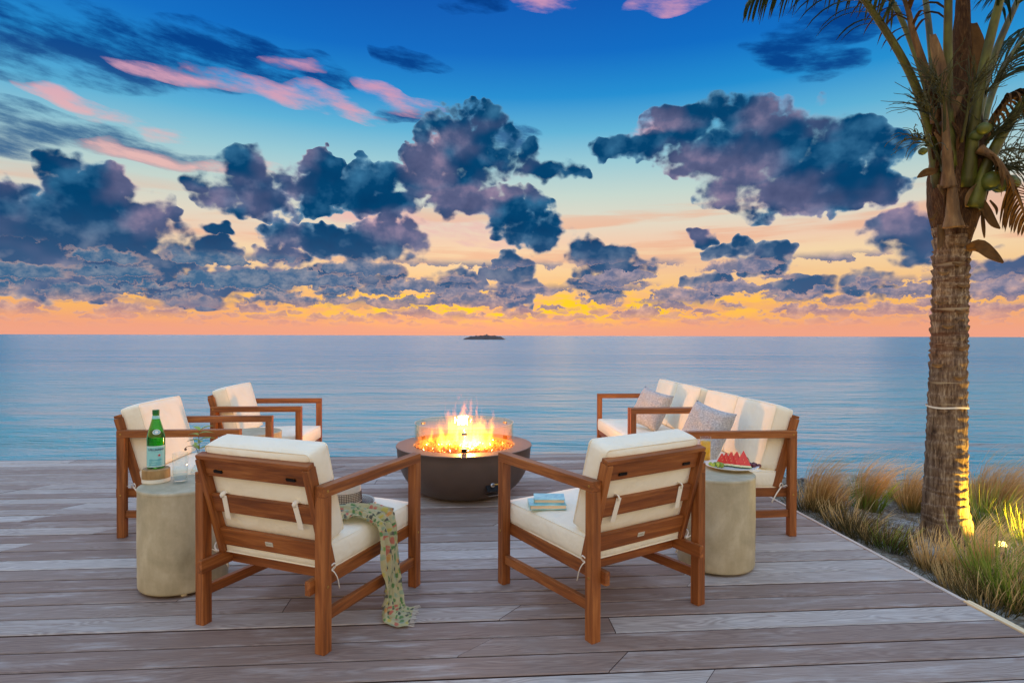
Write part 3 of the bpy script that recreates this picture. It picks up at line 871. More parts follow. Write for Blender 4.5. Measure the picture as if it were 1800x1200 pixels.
v, f = sleeve(0.0419, 0.010, 0.116, face_a - 1.35, face_a + 1.05); lab = obj('label', v, f, M['paper_blue'], bt, smooth=True)
g = MB()
for z in (0.0135, 0.1135): g.add(sleeve(0.0422, z - 0.0010, z + 0.0010, face_a - 1.35, face_a + 1.05))
g.obj('label_border', M['paper_white'], lab, smooth=True)
tv = wrap(text_mesh('S.PELLEGRINO', 0.0138), 0.0423, face_a - 0.05, 0.0975, 0.90); obj('lettering', *tv, M['ink_navy'], lab)
fp = MB()                                         # a line of print too small to read
for k in range(16):
    if k % 5 == 4: continue
    a_ = face_a - 0.62 + k * 0.066
    fp.add(sleeve(0.0423, 0.0848, 0.0868, a_ - 0.022, a_ + 0.022, 2))
fp.obj('fine_print', M['ink_teal'], lab)
script = MB()
for k in range(3):                                # looping handwriting in teal, not readable in the photograph
    pts = []
    for i in range(90):
        t = i / 89
        a = face_a - 0.85 + 1.35 * t + 0.06 * math.cos(t * 60 + k)
        z = 0.046 - 0.013 * k + 0.006 * math.sin(t * 60 + 2 * k) * (0.6 + 0.4 * math.sin(t * 9 + k))
        pts.append((0.0424 * math.cos(a), 0.0424 * math.sin(a), z))
    script.add(tube(pts, 0.0006, 4, caps=False))
script.obj('handwriting', M['ink_teal'], lab)
sv = [Vector((0, 0, 0))] + [Vector((math.sin(k * math.pi / 5) * (0.0085 if k % 2 == 0 else 0.0036), math.cos(k * math.pi / 5) * (0.0085 if k % 2 == 0 else 0.0036), 0)) for k in range(10)]
obj('star', *wrap((sv, [(0, k + 1, (k + 1) % 10 + 1) for k in range(10)]), 0.0424, face_a + 0.28, 0.069), M['ink_red'], lab)
# oval medallion on the shoulder
def medal(sc, off):
    vs = [Vector((0, 0, 0))] + [Vector((0.017 * sc * math.cos(2 * math.pi * k / 28), 0.0125 * sc * math.sin(2 * math.pi * k / 28), 0)) for k in range(28)]
    out = []
    for p in vs:
        z = 0.186 + p.y; r = 0.0335 - (z - 0.192) * 0.285 + off + 0.0006
        a = face_a + p.x / 0.035
        out.append((r * math.cos(a), r * math.sin(a), z))
    return out, [(0, k + 1, (k + 1) % 28 + 1) for k in range(28)]
md = obj('medallion', *medal(1.0, 0.0012), M['paper_white'], bt); obj('emblem', *medal(0.78, 0.0018), M['ink_teal'], md)
obj('emblem', *medal(0.5, 0.0023), M['paper_white'], md)
v, f = lathe([(0.0150, 0.250), (0.0150, 0.266)], 32); v2 = [(p[0] * (0.0186 - (p[2] - 0.25) * 0.18) / 0.0150, p[1] * (0.0186 - (p[2] - 0.25) * 0.18) / 0.0150, p[2]) for p in v]
obj('neck_label', v2, f, M['paper_blue'], bt, smooth=True)
v, f = lathe([(0.0150, 0.272), (0.0162, 0.273), (0.0162, 0.292), (0.0150, 0.2945), (0, 0.2945)], 32); obj('cap', v, f, M['cap_green'], bt)

def tumbler(name, label, loc, r0, r1, h, fill=None, fillmat=None, cat='glass', wall=0.0026, foot=0.012):
    t = thing(name, label, cat, loc)
    v, f = lathe([(0, 0), (r0 - 0.003, 0), (r0, 0.003), (r1, h - 0.001), (r1 - wall / 2, h), (r1 - wall, h - 0.001), (r0 - wall, foot + 0.003), (r0 - wall - 0.003, foot), (0, foot)], 40)
    obj('glass_wall', v, f, M['clear_glass'], t, smooth=True)
    if fill:
        k = (fill - foot) / (h - foot); rt = (r0 + (r1 - r0) * fill / h) - wall - 0.0004
        v, f = lathe([(0, foot + 0.0008), (r0 - wall - 0.004, foot + 0.0008), (r0 - wall - 0.0006, foot + 0.004), (rt, fill), (0, fill)], 40)
        o = obj('juice' if fillmat != 'water_clear' else 'water', v, f, M[fillmat], t, smooth=True)
    return t
tumbler('water_glass', 'tall clear tumbler of water beside the green bottle', on_stool(TL, 317, 848), 0.034, 0.036, 0.152, 0.05, 'water_clear')
# bud vase with a leafy sprig
vp = on_stool(TL, 349, 831)
vs_ = thing('bud_vase', 'little clear bud vase holding the leafy green sprig', 'vase', vp)
pr = [(0, 0), (0.036, 0), (0.040, 0.006), (0.036, 0.022), (0.016, 0.052), (0.0095, 0.085), (0.010, 0.110), (0.0125, 0.122)]
v, f = lathe(pr + [(max(r - 0.0018, 0), z + (0.004 if z < 0.001 else 0)) for r, z in pr][::-1], 36); obj('glass_wall', v, f, M['clear_glass'], vs_, smooth=True)
v, f = lathe([(0, 0.0045), (0.033, 0.0045), (0.037, 0.008), (0.033, 0.0215), (0.018, 0.046), (0, 0.046)], 32); obj('water', v, f, M['water_clear'], vs_, smooth=True)
m, b = mat_new('leaf_fresh'); M['leaf_fresh'] = m
co = objco(); n = noise(co, 40, 3, 0.5)
bset(b, base=mix(n, s2l((96, 140, 36)), s2l((186, 196, 70))), rough=0.45, spec=0.4)
plain('stem_brown', (110, 78, 60), 0.7, 0.2, 40, 0.1)
spr = thing('sprig', 'green leafy sprig with a curled tendril in the bud vase', 'plant', vp + Vector((0, 0, 0.006)))
def leaf_mesh(L, w, bend=0.3, n=7):
    v, f = [], []
    for i in range(n + 1):
        t = i / n; ww = w * math.sin(math.pi * min(1, t * 0.98 + 0.02) ** 0.8) * 0.5
        z = -bend * L * t * t
        v += [(L * t, -ww, z + ww * 0.35), (L * t, 0, z), (L * t, ww, z + ww * 0.35)]
    for i in range(n):
        for k in range(2): f.append((i * 3 + k, i * 3 + k + 1, i * 3 + k + 4, i * 3 + k + 3))
    return v, f
stem = curve_pts([(0.004, 0, 0.0), (0.0, 0, 0.07), (0.004, 0.0, 0.13), (0.002, 0, 0.19), (0.006, 0, 0.225)], 16)
obj('stem', *tube(stem, 0.0016, 6), M['stem_brown'], spr, smooth=True)
for (h, az, tilt, L) in ((0.118, 155, 35, 0.05), (0.120, 25, 28, 0.055), (0.160, 100, 20, 0.045), (0.175, 175, 8, 0.055), (0.178, 15, 22, 0.06), (0.200, 165, 15, 0.055), (0.205, 30, 14, 0.055), (0.222, 150, 30, 0.05), (0.225, 20, 34, 0.055), (0.150, 280, 15, 0.05)):
    k = min(range(len(stem)), key=lambda i: abs(stem[i].z - h))
    obj('leaf', *leaf_mesh(L * 1.3, 0.030, 0.30), M['leaf_fresh'], spr, True, matrix=Matrix.Translation(stem[k]) @ Matrix.Rotation(R(az), 4, 'Z') @ Matrix.Rotation(-R(tilt), 4, 'Y'))
obj('tendril', *tube(curve_pts([(0, 0, 0.05), (-0.004, 0, 0.108), (-0.022, 0, 0.135), (-0.052, 0, 0.140), (-0.072, 0, 0.128), (-0.070, 0, 0.118)], 18), 0.0016, 6), M['stem_brown'], spr, smooth=True)
o = obj('bud', *lathe([(0, -0.007), (0.005, -0.005), (0.0072, 0), (0.005, 0.005), (0, 0.007)], 12), M['stem_brown'], spr, smooth=True, matrix=Matrix.Translation((-0.070, 0, 0.122)))

# ---------------------------------------------------------------- things on the right stool
m, b = mat_new('juice'); M['juice'] = m
bset(b, base=s2l((255, 186, 24)), rough=0.3, sss=0.3)
b.inputs['Subsurface Radius'].default_value = (0.02, 0.01, 0.003)
nap = at(1240, 813, TOP)
q = thing('napkin', 'small folded white napkin under the orange juice glass', 'napkin', nap, 0.25)
for k in range(2): box('fold', (0.10, 0.10, 0.0022), (0.002 * k, -0.001 * k, 0.0016 + 0.0024 * k), M['paper_white'], q, (0, 0, 0.05 * k), 0.0005)
tumbler('juice_glass', 'tall glass of orange juice on the folded napkin', nap + Vector((0.0, 0.0, 0.0054)), 0.030, 0.033, 0.148, 0.122, 'juice')
plain('porcelain', (244, 240, 232), 0.18, 0.02, 12, 0.0)
pp = at(1286, 823, TOP) + Vector((0, 0.0, 0))
pl = thing('plate', 'shallow white porcelain plate full of sliced fruit', 'plate', pp)
v, f = lathe([(0, 0.002), (0.07, 0.002), (0.073, 0.0), (0.078, 0.0), (0.081, 0.005), (0.110, 0.013), (0.128, 0.021), (0.129, 0.0228), (0.127, 0.0236), (0.108, 0.0165), (0.080, 0.0085), (0, 0.0075)], 56)
v = [(x * 1.13, y * 1.13, z) for x, y, z in v]
obj('dish', v, f, M['porcelain'], pl, smooth=True)
m, b = mat_new('melon_red'); M['melon_red'] = m
co = objco(); n = noise(co, 60, 4, 0.6)
bset(b, base=mix(n, s2l((206, 34, 36)), s2l((238, 84, 76))), rough=0.35, spec=0.5, normal=bump(n, 0.3, 0.003))
plain('melon_white', (232, 226, 178), 0.5, 0.06, 50, 0.05); plain('melon_rind', (44, 92, 40), 0.45, 0.35, 40, 0.05); plain('seed', (232, 190, 130), 0.4, 0.1, 60, 0)
def wedge(label, x, y, rz, lean, s=1.0):
    t = thing('watermelon_wedge', label, 'fruit', pp + Vector((x, y, 0.0105)), R(rz), 'watermelon wedges on the plate')
    t.rotation_euler = (R(lean), 0, R(rz))
    th, hw, h = 0.016, 0.040 * s, 0.080 * s
    def prism(z0, z1, half):
        w0, w1 = half(z0), half(z1)
        vs = [(sx * (w0 if zz == z0 else w1), sy * th / 2, zz) for zz in (z0, z1) for sx, sy in ((-1, -1), (1, -1), (1, 1), (-1, 1))]
        return vs, [(0, 1, 2, 3), (4, 7, 6, 5), (0, 4, 5, 1), (1, 5, 6, 2), (2, 6, 7, 3), (3, 7, 4, 0)]
    half = lambda z: max(0.0012, hw * (1 - z / h))
    obj('flesh', *prism(0.0135, h, half), M['melon_red'], t, bevel=0.0012)
    obj('pith', *prism(0.0036, 0.0133, half), M['melon_white'], t)
    obj('rind', *prism(0.0, 0.0034, half), M['melon_rind'], t)
    for (sx, sz) in ((0.008, 0.030), (0.001, 0.046)):
        obj('seed', *lathe([(0, -0.0035), (0.0016, -0.001), (0.0018, 0.001), (0, 0.003)], 6), M['seed'], t, matrix=Matrix.Translation((sx, -th / 2, sz)))
for k, (x, y, rz, ln, s, w_) in enumerate(((-0.048, 0.034, -46, -12, 0.84, 'hindmost of the row, beside the green grapes'), (-0.028, 0.026, -46, -13, 0.92, 'second of the row counted from the green grapes'), (-0.006, 0.012, -48, -14, 1.0, 'third of the row counted from the green grapes'), (0.018, -0.006, -48, -15, 1.06, 'fourth of the row, behind the biggest wedge'), (0.052, -0.034, -26, -18, 1.2, 'biggest and foremost, beside the dark grapes'))):
    wedge('watermelon wedge on the white plate, ' + w_, x, y, rz, ln, s)
def grape_mat(name, a, b_):
    m, b = mat_new(name); M[name] = m
    n = noise(objco(), 50, 3, 0.6)
    bset(b, base=mix(obrand(), s2l(a), s2l(b_)), rough=0.28, sss=0.15, normal=bump(n, 0.05, 0.002))
    b.inputs['Subsurface Radius'].default_value = (0.006, 0.006, 0.002)
grape_mat('grape_green', (120, 140, 30), (186, 196, 70)); grape_mat('grape_dark', (58, 18, 32), (110, 44, 56))
def bunch(label, cx, cy, mat, n, spread, seed, r=0.0105):
    t = thing('grape_bunch', label, 'grapes', pp + Vector((cx, cy, 0.0125)), 0)
    me = mesh_data('grape', *lathe([(0, -r * 1.12)] + [(r * math.cos(a), r * 1.12 * math.sin(a)) for a in (R(-60), R(-30), 0, R(30), R(60))] + [(0, r * 1.12)], 12), M[mat], smooth=True)
    g = random.Random(seed); pts = []
    tries = 0
    while len(pts) < n and tries < 4000:
        tries += 1
        lay = len(pts) / n
        p = Vector((g.gauss(0, spread), g.gauss(0, spread * 0.75), r * 0.9 + (0 if lay < 0.42 else r * 1.5 if lay < 0.76 else r * 3.0)))
        if abs(p.x) > spread * (2.1 - lay) or abs(p.y) > spread * (1.7 - lay * 0.8): continue
        if all((p - w).length > r * 1.75 for w in pts): pts.append(p)
    for p in pts: put('grape', me, t, Matrix.Translation(p) @ Matrix.Rotation(g.uniform(-1, 1), 4, 'X') @ Matrix.Rotation(g.uniform(-1, 1), 4, 'Y'))
bunch('bunch of green grapes at the plate edge by the juice glass', -0.092, -0.004, 'grape_green', 26, 0.0165, 3, 0.012)
bunch('bunch of dark red grapes on the white plate', 0.108, -0.010, 'grape_dark', 26, 0.018, 8, 0.0118)
plain('fig_skin', (120, 70, 48), 0.6, 0.3, 50, 0.1); plain('fig_flesh', (232, 196, 150), 0.5, 0.15, 60, 0.1)
fg = thing('melon_slice', 'little peach-coloured fruit slice leaning behind the dark grapes', 'fruit', pp + Vector((0.090, 0.034, 0.012)), 0.3)
n = 14
vs = [(0.026 * math.cos(math.pi * i / n), y, 0.044 * math.sin(math.pi * i / n)) for y in (-0.005, 0.005) for i in range(n + 1)]
obj('flesh', vs, [tuple(range(n + 1)), tuple(range(n + 1, 2 * n + 2))[::-1]] + [(i, (i + 1) % (n + 1), n + 1 + (i + 1) % (n + 1), n + 1 + i) for i in range(n + 1)], M['fig_flesh'], fg)
rim = [Vector((0.0268 * math.cos(math.pi * i / n), 0, 0.0448 * math.sin(math.pi * i / n))) for i in range(n + 1)]
obj('skin', *tube(rim, 0.0024, 6, flat=2.4), M['fig_skin'], fg, smooth=True)

# ---------------------------------------------------------------- on the chairs: books, hat, scarf
m, b = mat_new('book_cover'); M['book_cover'] = m
co = objco(); n = noise(co, 14, 4, 0.6, 1.0)
bset(b, base=ramp(n, [(0.35, (120, 190, 204)), (0.55, (150, 220, 224)), (0.7, (206, 236, 232))]), rough=0.4)
plain('page', (240, 212, 176), 0.8, 0.06, 120, 0.2)
def book(label, px, w, d, h, z, rz):
    p = at(px[0], px[1], z); t = thing('book', label, 'book', p, rz, 'pale blue books')
    box('cover', (w, d, 0.003), (0, 0, 0.0017), M['book_cover'], t, bevel=0.0008)
    box('cover', (w, d, 0.003), (0, 0, h - 0.0017), M['book_cover'], t, bevel=0.0008)
    box('spine', (0.003, d, h - 0.0072), (-w / 2 + 0.0018, 0, h / 2), M['book_cover'], t, bevel=0.0005)
    box('pages', (w - 0.009, d - 0.007, h - 0.0070), (0.001, 0, h / 2), M['page'], t, bevel=0.0005)
SEAT = 0.4205
book('larger pale blue book, the lower of two on the chair seat', (961, 889), 0.178, 0.128, 0.023, SEAT, 0.05)
book('smaller pale blue book lying on top of the larger one', (965, 879), 0.150, 0.112, 0.020, SEAT + 0.0237, -0.03)

plain('straw', (206, 198, 184), 0.8, 0.1, 150, 0.3); plain('hat_band', (70, 46, 40), 0.8, 0.3, 60, 0.1); plain('leather', (150, 84, 50), 0.55, 0.3, 30, 0.1)
hp = at(612, 893, SEAT) + Vector((-0.035, 0.045, 0.0))
hat = thing('straw_hat', 'pale woven straw hat with a dark band lying on the chair seat', 'hat', hp, 0.3)
v, f = lathe([(0.088, 0.006), (0.086, 0.03), (0.083, 0.075), (0.080, 0.108), (0.070, 0.122), (0.03, 0.119), (0, 0.117)], 48); obj('crown', v, f, M['straw'], hat, smooth=True)
g = MB()
for k in range(48):
    a = 2 * math.pi * k / 48
    g.add(tube([((0.0885 - z * 0.066) * math.cos(a), (0.0885 - z * 0.066) * math.sin(a), z) for z in (0.028, 0.05, 0.072)], 0.0014, 4))
for z in (0.032, 0.040, 0.048, 0.056, 0.064, 0.072):
    rr_ = 0.0887 - z * 0.066
    g.add(tube([(rr_ * math.cos(2 * math.pi * i / 48), rr_ * math.sin(2 * math.pi * i / 48), z) for i in range(49)], 0.0013, 4, caps=False))
g.obj('open_weave', M['hat_band'], hat)
v, f = lathe([(0.0895, 0.007), (0.0885, 0.024)], 48); obj('band', v, f, M['hat_band'], hat, smooth=True)
n = 64; v, f = [], []
for j, (rr_, z) in enumerate(((0.087, 0.006), (0.105, 0.004), (0.125, 0.006), (0.140, 0.011), (0.148, 0.018), (0.146, 0.0155), (0.125, 0.0025), (0.105, 0.001), (0.087, 0.002))):
    for i in range(n):
        a = 2 * math.pi * i / n; zz = z + 0.006 * math.sin(2 * a + 0.6) * max(0, (rr_ - 0.1) / 0.05)
        v.append((rr_ * math.cos(a), rr_ * math.sin(a), max(zz, 0.001)))
for j in range(8):
    for i in range(n): f.append((j * n + i, j * n + (i + 1) % n, (j + 1) * n + (i + 1) % n, (j + 1) * n + i))
br = obj('brim', v, f, M['straw'], hat, smooth=True)
g = MB()
for i in range(72):
    a = 2 * math.pi * i / 72
    g.add(tube([(0.09 * math.cos(a), 0.09 * math.sin(a), 0.0068), (0.125 * math.cos(a + 0.04), 0.125 * math.sin(a + 0.04), 0.0075 + 0.003 * math.sin(2 * a + 0.6)), (0.143 * math.cos(a + 0.06), 0.143 * math.sin(a + 0.06), 0.0145 + 0.0052 * math.sin(2 * a + 0.6))], 0.0010, 4))
g.obj('brim_rib', M['hat_band'], br)
obj('chin_strap', *tube([(0.15 * math.cos(a), 0.15 * math.sin(a), 0.012 + 0.004 * math.sin(a * 5)) for a in [R(-115 + 5 * i) for i in range(22)]], 0.0055, 6), M['leather'], hat, smooth=True)

m, b = mat_new('scarf_print'); M['scarf_print'] = m
uvn = node('ShaderNodeUVMap'); uv = X(uvn.outputs[0])
wv = vmath('ADD', uv, vmath('SCALE', noise(uv, 5.0, 3, 0.6, color=True), scale=0.16))
wv = vmath('ADD', wv, vmath('SCALE', noise(uv, 22.0, 3, 0.6, color=True), scale=0.05))
vd, vc_ = voronoi(mapping(wv, scale=(7.5, 11.0, 1)), 1.0, 'F1', ('Distance', 'Color'), dim='2D')
c1, c2, c3 = sep(vc_)
base = mix(noise(uv, 7.0, 4, 0.6), s2l((214, 204, 172)), s2l((182, 178, 112)))
pr = ramp(c1, [(0.0, (40, 52, 58)), (0.22, (40, 52, 58)), (0.24, (64, 132, 62)), (0.50, (110, 160, 66)), (0.52, (206, 96, 84)), (0.62, (220, 150, 70)), (0.66, (206, 190, 84)), (0.82, (150, 176, 150)), (1.0, (226, 216, 186))], 'CONSTANT')
c = mix((1.0 - smooth(vd, 0.22, 0.46)) * 0.85, base, pr)
fine = noise(mapping(uv, scale=(30, 300, 1)), 1.0, 2, 0.5)
c = mix(smooth(fine, 0.5, 0.8) * 0.3, c, s2l((150, 150, 90)))
bset(b, base=c, rough=0.9, sheen=0.3, normal=bump(fine, 0.3, 0.002))
tl = node('ShaderNodeBsdfTranslucent'); X.put(tl.inputs[0], c)
ms = node('ShaderNodeMixShader'); ms.inputs[0].default_value = 0.25
X.nt.links.new(b.outputs[0], ms.inputs[1]); X.nt.links.new(tl.outputs[0], ms.inputs[2]); X.nt.links.new(ms.outputs[0], X.nt.nodes['Material Output'].inputs[0])
MA = chairA.matrix_basis.copy(); MA = Matrix.Translation(chairA.location) @ Matrix.Rotation(rzA, 4, 'Z')
ex = CHAIR_W / 2 - LEG / 2                     # inner face of the legs; the cushion edge lies here
path = curve_pts([(0.06, -0.075, 0.428), (0.11, -0.02, 0.440), (0.175, 0.03, 0.442), (0.240, 0.055, 0.438), (0.292, 0.068, 0.426), (0.326, 0.074, 0.392), (0.345, 0.074, 0.33), (0.356, 0.070, 0.24), (0.366, 0.060, 0.15), (0.380, 0.045, 0.075), (0.402, 0.030, 0.022), (0.435, 0.030, 0.009), (0.485, 0.050, 0.008)], 72)
NU, NV = 72, 44; v, uvs = [], []
wids = curve_pts([(0.15, 0, 0), (0.20, 0, 0), (0.23, 0, 0), (0.22, 0, 0), (0.17, 0, 0), (0.145, 0, 0), (0.13, 0, 0), (0.17, 0, 0), (0.20, 0, 0)], NU)
for i, p in enumerate(path):
    t = i / (NU - 1)
    tg = (path[min(i + 1, NU - 1)] - path[max(i - 1, 0)]).normalized()
    across = Vector((-0.35 * (1 - t), 1.0, 0)); across = (across - tg * across.dot(tg)).normalized()
    nr = across.cross(tg); nr = -nr if nr.z < -0.2 or (abs(nr.z) <= 0.2 and nr.x < 0) else nr
    wid = wids[i].x
    flatend = 1.0 if t < 0.78 else max(0.25, 1 - (t - 0.78) * 4)
    for j in range(NV):
        s = -1 + 2 * j / (NV - 1)
        warp_ = s + 0.12 * math.sin(t * 11 + s * 2)
        fold = 0.014 * (abs(math.sin(warp_ * 6.5 + t * 2.5)) ** 0.6 - 0.5) * 2 + 0.004 * math.sin(s * 27 + t * 9 + 1)
        fold += 0.009 * mnoise.noise(Vector((s * 2.4, t * 8, 8))) + 0.005 * mnoise.noise(Vector((s * 7, t * 22, 2)))
        ragged = 1 + 0.22 * mnoise.noise(Vector((t * 6, 5 if s > 0 else 11, 0))) + 0.10 * mnoise.noise(Vector((t * 26, 5 if s > 0 else 11, 3)))
        q_ = p + across * (s * wid * 0.5 * ragged + 0.010 * math.sin(t * 15 + s * 3)) + nr * (fold * flatend)
        if j in (0, NV - 1) or i in (0, NU - 1): q_ += tg * 0.006 * mnoise.noise(Vector((i * 1.7, j * 1.3, 4)))
        if t < 0.30: q_.z = max(q_.z, 0.4225 + 0.004 * abs(s))
        q_.z = max(q_.z, 0.0035)
        if 0.33 < t < 0.8: q_.x = max(q_.x, 0.3475 if q_.z < 0.31 and q_.z > 0.07 else 0.300)
        v.append(q_); uvs.append((s * 0.5 + 0.5, t * 3.0))
f = [(i * NV + j, i * NV + j + 1, (i + 1) * NV + j + 1, (i + 1) * NV + j) for i in range(NU - 1) for j in range(NV - 1)]
sf = obj('scarf', v, f, M['scarf_print'], smooth=True)
ul = sf.data.uv_layers.new(name='UVMap')
for lp in sf.data.loops: ul.data[lp.index].uv = uvs[lp.vertex_index]
sf.matrix_world = MA
g = MB(); fz = random.Random(6)
for j in range(0, NV):
    for e_, sg in ((NU - 1, 1),):
        p0 = Vector(v[e_ * NV + j]); d_ = (Vector(v[e_ * NV + j]) - Vector(v[(e_ - 2) * NV + j])).normalized()
        p1 = p0 + d_ * fz.uniform(0.012, 0.03) + Vector((fz.uniform(-.006, .006), fz.uniform(-.006, .006), 0)); p1.z = max(p1.z - 0.003, 0.002)
        g.add(tube([p0, p1], 0.0009, 4))
fo = g.obj('fringe', M['straw'], sf)
tag(sf, 'long green and cream patterned scarf trailing from the chair seat to the deck', 'scarf')

# ---------------------------------------------------------------- fire bowl
FB = at(816, 866); FB.z = 0
bowl = thing('fire_bowl', 'wide round bronze-brown fire bowl with a flat rim', 'fire bowl', FB)
prof = [(0.0, 0.006), (0.20, 0.006)]
for k in range(15):
    a = k / 14
    prof.append((0.20 + (0.527 - 0.20) * math.sin(a * math.pi / 2) ** 0.86, 0.006 + 0.372 * (1 - math.cos(a * math.pi / 2)) ** 1.02))
prof += [(0.531, 0.3815)]
v, f = lathe(prof, 96); obj('bowl', v, f, M['bronze'], bowl, smooth=True)
v, f = lathe([(0.5335, 0.382), (0.534, 0.3895), (0.531, 0.3925), (0.400, 0.3915), (0.396, 0.388), (0.396, 0.345)], 96)
rim = obj('rim', v, f, M['bronze'], bowl)
for p in rim.data.polygons: p.use_smooth = False
v, f = lathe([(0.395, 0.352), (0.0, 0.352)], 64); obj('burner_pan', v, f, M['dark_metal'], bowl)
m, b = mat_new('fire_glass'); M['fire_glass'] = m
bset(b, base=mix(voronoi(objco(), 40.0, out='Color'), s2l((120, 70, 20)), s2l((220, 150, 50)), 'MIX'), rough=0.12, spec=0.9)
g = MB(); gr = random.Random(2)
octv = [Vector(p) for p in ((1, 0, 0), (-1, 0, 0), (0, 1, 0), (0, -1, 0), (0, 0, 1), (0, 0, -1))]
octf = [(0, 2, 4), (2, 1, 4), (1, 3, 4), (3, 0, 4), (2, 0, 5), (1, 2, 5), (3, 1, 5), (0, 3, 5)]
from mathutils import Euler
for k in range(2200):
    rr_ = 0.385 * math.sqrt(gr.random()); a = gr.uniform(0, 6.283); s = gr.uniform(0.007, 0.013)
    mm = Matrix.Translation((rr_ * math.cos(a), rr_ * math.sin(a), 0.360 + gr.uniform(0, 0.012) + 0.012 * math.cos(rr_ * 4))) @ Euler((gr.uniform(0, 3), gr.uniform(0, 3), 0)).to_matrix().to_4x4() @ Matrix.Diagonal((s * gr.uniform(0.7, 1.4), s, s * gr.uniform(0.5, 1), 1))
    g.add((octv, octf), mm)
tag(g.obj('fire_glass', M['fire_glass'], bowl), kind='stuff')
# vent slot, access plate and gas key
va = math.atan2(FB.y, FB.x)
def on_bowl(ang, z):
    k = min(range(len(prof)), key=lambda i: abs(prof[i][1] - z) + (10 if prof[i][0] < 0.2 else 0)); return prof[k][0]
toward = math.atan2(-FB.y, -FB.x)
a0 = toward - R(63)
n = 12
vv = []
for zz in (0.285, 0.325):
    for i in range(n + 1):
        a = a0 + R(-9 + 18 * i / n); r_ = on_bowl(a, zz) + 0.006
        vv.append((r_ * math.cos(a), r_ * math.sin(a), zz))
obj('vent_slot', vv, [(i, i + 1, n + 2 + i, n + 1 + i) for i in range(n)], M['dark_metal'], bowl)
a1 = toward + R(25)
kr = on_bowl(a1, 0.16)
km = Matrix.Rotation(a1, 4, 'Z') @ Matrix.Translation((kr + 0.012, 0, 0.165))
pl_ = box('valve_plate', (0.006, 0.10, 0.10), (0, 0, 0), M['dark_metal'], bowl, bevel=0.002); pl_.matrix_local = km @ Matrix.Rotation(R(-38), 4, 'Y')
put('valve', mesh_data('valve', *lathe([(0, 0), (0.016, 0), (0.016, 0.012), (0.008, 0.014), (0.008, 0.045), (0, 0.045)], 16), M['steel'], smooth=False), bowl, km @ Matrix.Rotation(R(72), 4, 'Y'))
kb = MB(); kb.add(tube([(0.045, 0, 0.012), (0.10, 0.0, 0.03)], 0.005, 8)); kb.add(tube([(0.098, -0.028, 0.03), (0.098, 0.028, 0.03)], 0.006, 8))
put('gas_key', mesh_data('gas_key', kb.v, kb.f, M['brass'], smooth=True), bowl, km)
pb = box('tray', (0.075, 0.10, 0.004), (0, 0, 0), M['steel'], bowl, bevel=0.001); pb.matrix_local = km @ Matrix.Translation((0.012, 0, -0.062))

ws = thing('glass_windscreen', 'round clear glass windscreen standing on the fire bowl rim', 'windscreen', FB + Vector((0, 0, 0.3930)))
GR, GH, GT = 0.385, 0.172, 0.006
for k in range(3):
    n = 28; s0, s1 = toward + R(120 * k) + 0.008, toward + R(120 * (k + 1)) - 0.008
    vs, fs = [], []
    for (rr_, zz) in ((GR, 0.0), (GR + GT, 0.0), (GR + GT, GH), (GR, GH)):
        for i in range(n + 1):
            a = s0 + (s1 - s0) * i / n; vs.append((rr_ * math.cos(a), rr_ * math.sin(a), zz))
    for q_ in range(4):
        q2 = (q_ + 1) % 4
        for i in range(n): fs.append((q_ * (n + 1) + i, q_ * (n + 1) + i + 1, q2 * (n + 1) + i + 1, q2 * (n + 1) + i))
    fs += [(0, n + 1, 2 * n + 2, 3 * n + 3), tuple(n + (n + 1) * q_ for q_ in (3, 2, 1, 0))]
    obj('pane', vs, fs, M['pane_glass'], ws, smooth=False)
    for zz, hh in ((0.014, 0.030), (0.135, 0.018)):
        cl = box('clip', (0.016, 0.042, hh), (0, 0, 0), M['steel' if zz > 0.1 else 'dark_metal'], ws, bevel=0.002)
        cl.matrix_local = Matrix.Rotation(toward + R(120 * k), 4, 'Z') @ Matrix.Translation((GR + GT / 2, 0, zz + 0.002))

# flames: one body of glowing gas whose tongues thin out upwards
m = bpy.data.materials.new('flame_gas'); m.use_nodes = True; X.nt = m.node_tree; M['flame_gas'] = m
X.nt.nodes.remove(X.nt.nodes['Principled BSDF'])
co = objco(); fx_, fy_, fz_ = sep(co)
sway = vmath('SCALE', vmath('SUBTRACT', noise(mapping(co, scale=(5, 5, 7)), 1.0, 2, 0.5, color=True), (0.5, 0.5, 0.5)), scale=0.09)
cw_ = vmath('ADD', co, vmath('MULTIPLY', vmath('SCALE', sway, scale=X.m('MULTIPLY', fz_, 6.0, clamp=True)), (1, 1, 0.3)))
nf = noise(mapping(cw_, loc=(0.13, 0.4, 0.2), scale=(15, 15, 4.2)), 1.0, 3, 0.5)
rad_ = X.m('SQRT', X.m('POWER', fx_ - 0.015, 2.0) + X.m('POWER', fy_, 2.0))
thr = fz_ * 0.62 + smooth(rad_, 0.08, 0.34) * 0.20 + 0.385
dens = smooth(nf - thr, 0.0, 0.13)
heat = ((nf - thr) * 3.0 + 0.35 - fz_ * 1.6).clamp()
colr = ramp(heat, [(0.0, (1.0, 0.15, 0.006)), (0.35, (1.0, 0.30, 0.014)), (0.7, (1.0, 0.46, 0.05)), (1.0, (1.0, 0.60, 0.16))], raw=True)
em = node('ShaderNodeEmission'); X.put(em.inputs[0], colr)
glow_ = (1.0 - smooth(fz_, 0.13, 0.20)) * 1.5 * (1.0 - smooth(rad_, 0.37, 0.378))  # even orange haze added up to the panes for flame reflections on glass
X.put(em.inputs[1], dens * (18.0 + heat * 30.0) + glow_)
X.nt.links.new(em.outputs[0], X.nt.nodes['Material Output'].inputs['Volume'])
m.cycles.volume_sampling = 'DISTANCE'
v, f = lathe([(0, 0.0), (0.36, 0.0), (0.378, 0.02), (0.378, 0.19), (0.30, 0.30), (0.16, 0.42), (0, 0.45)], 40)
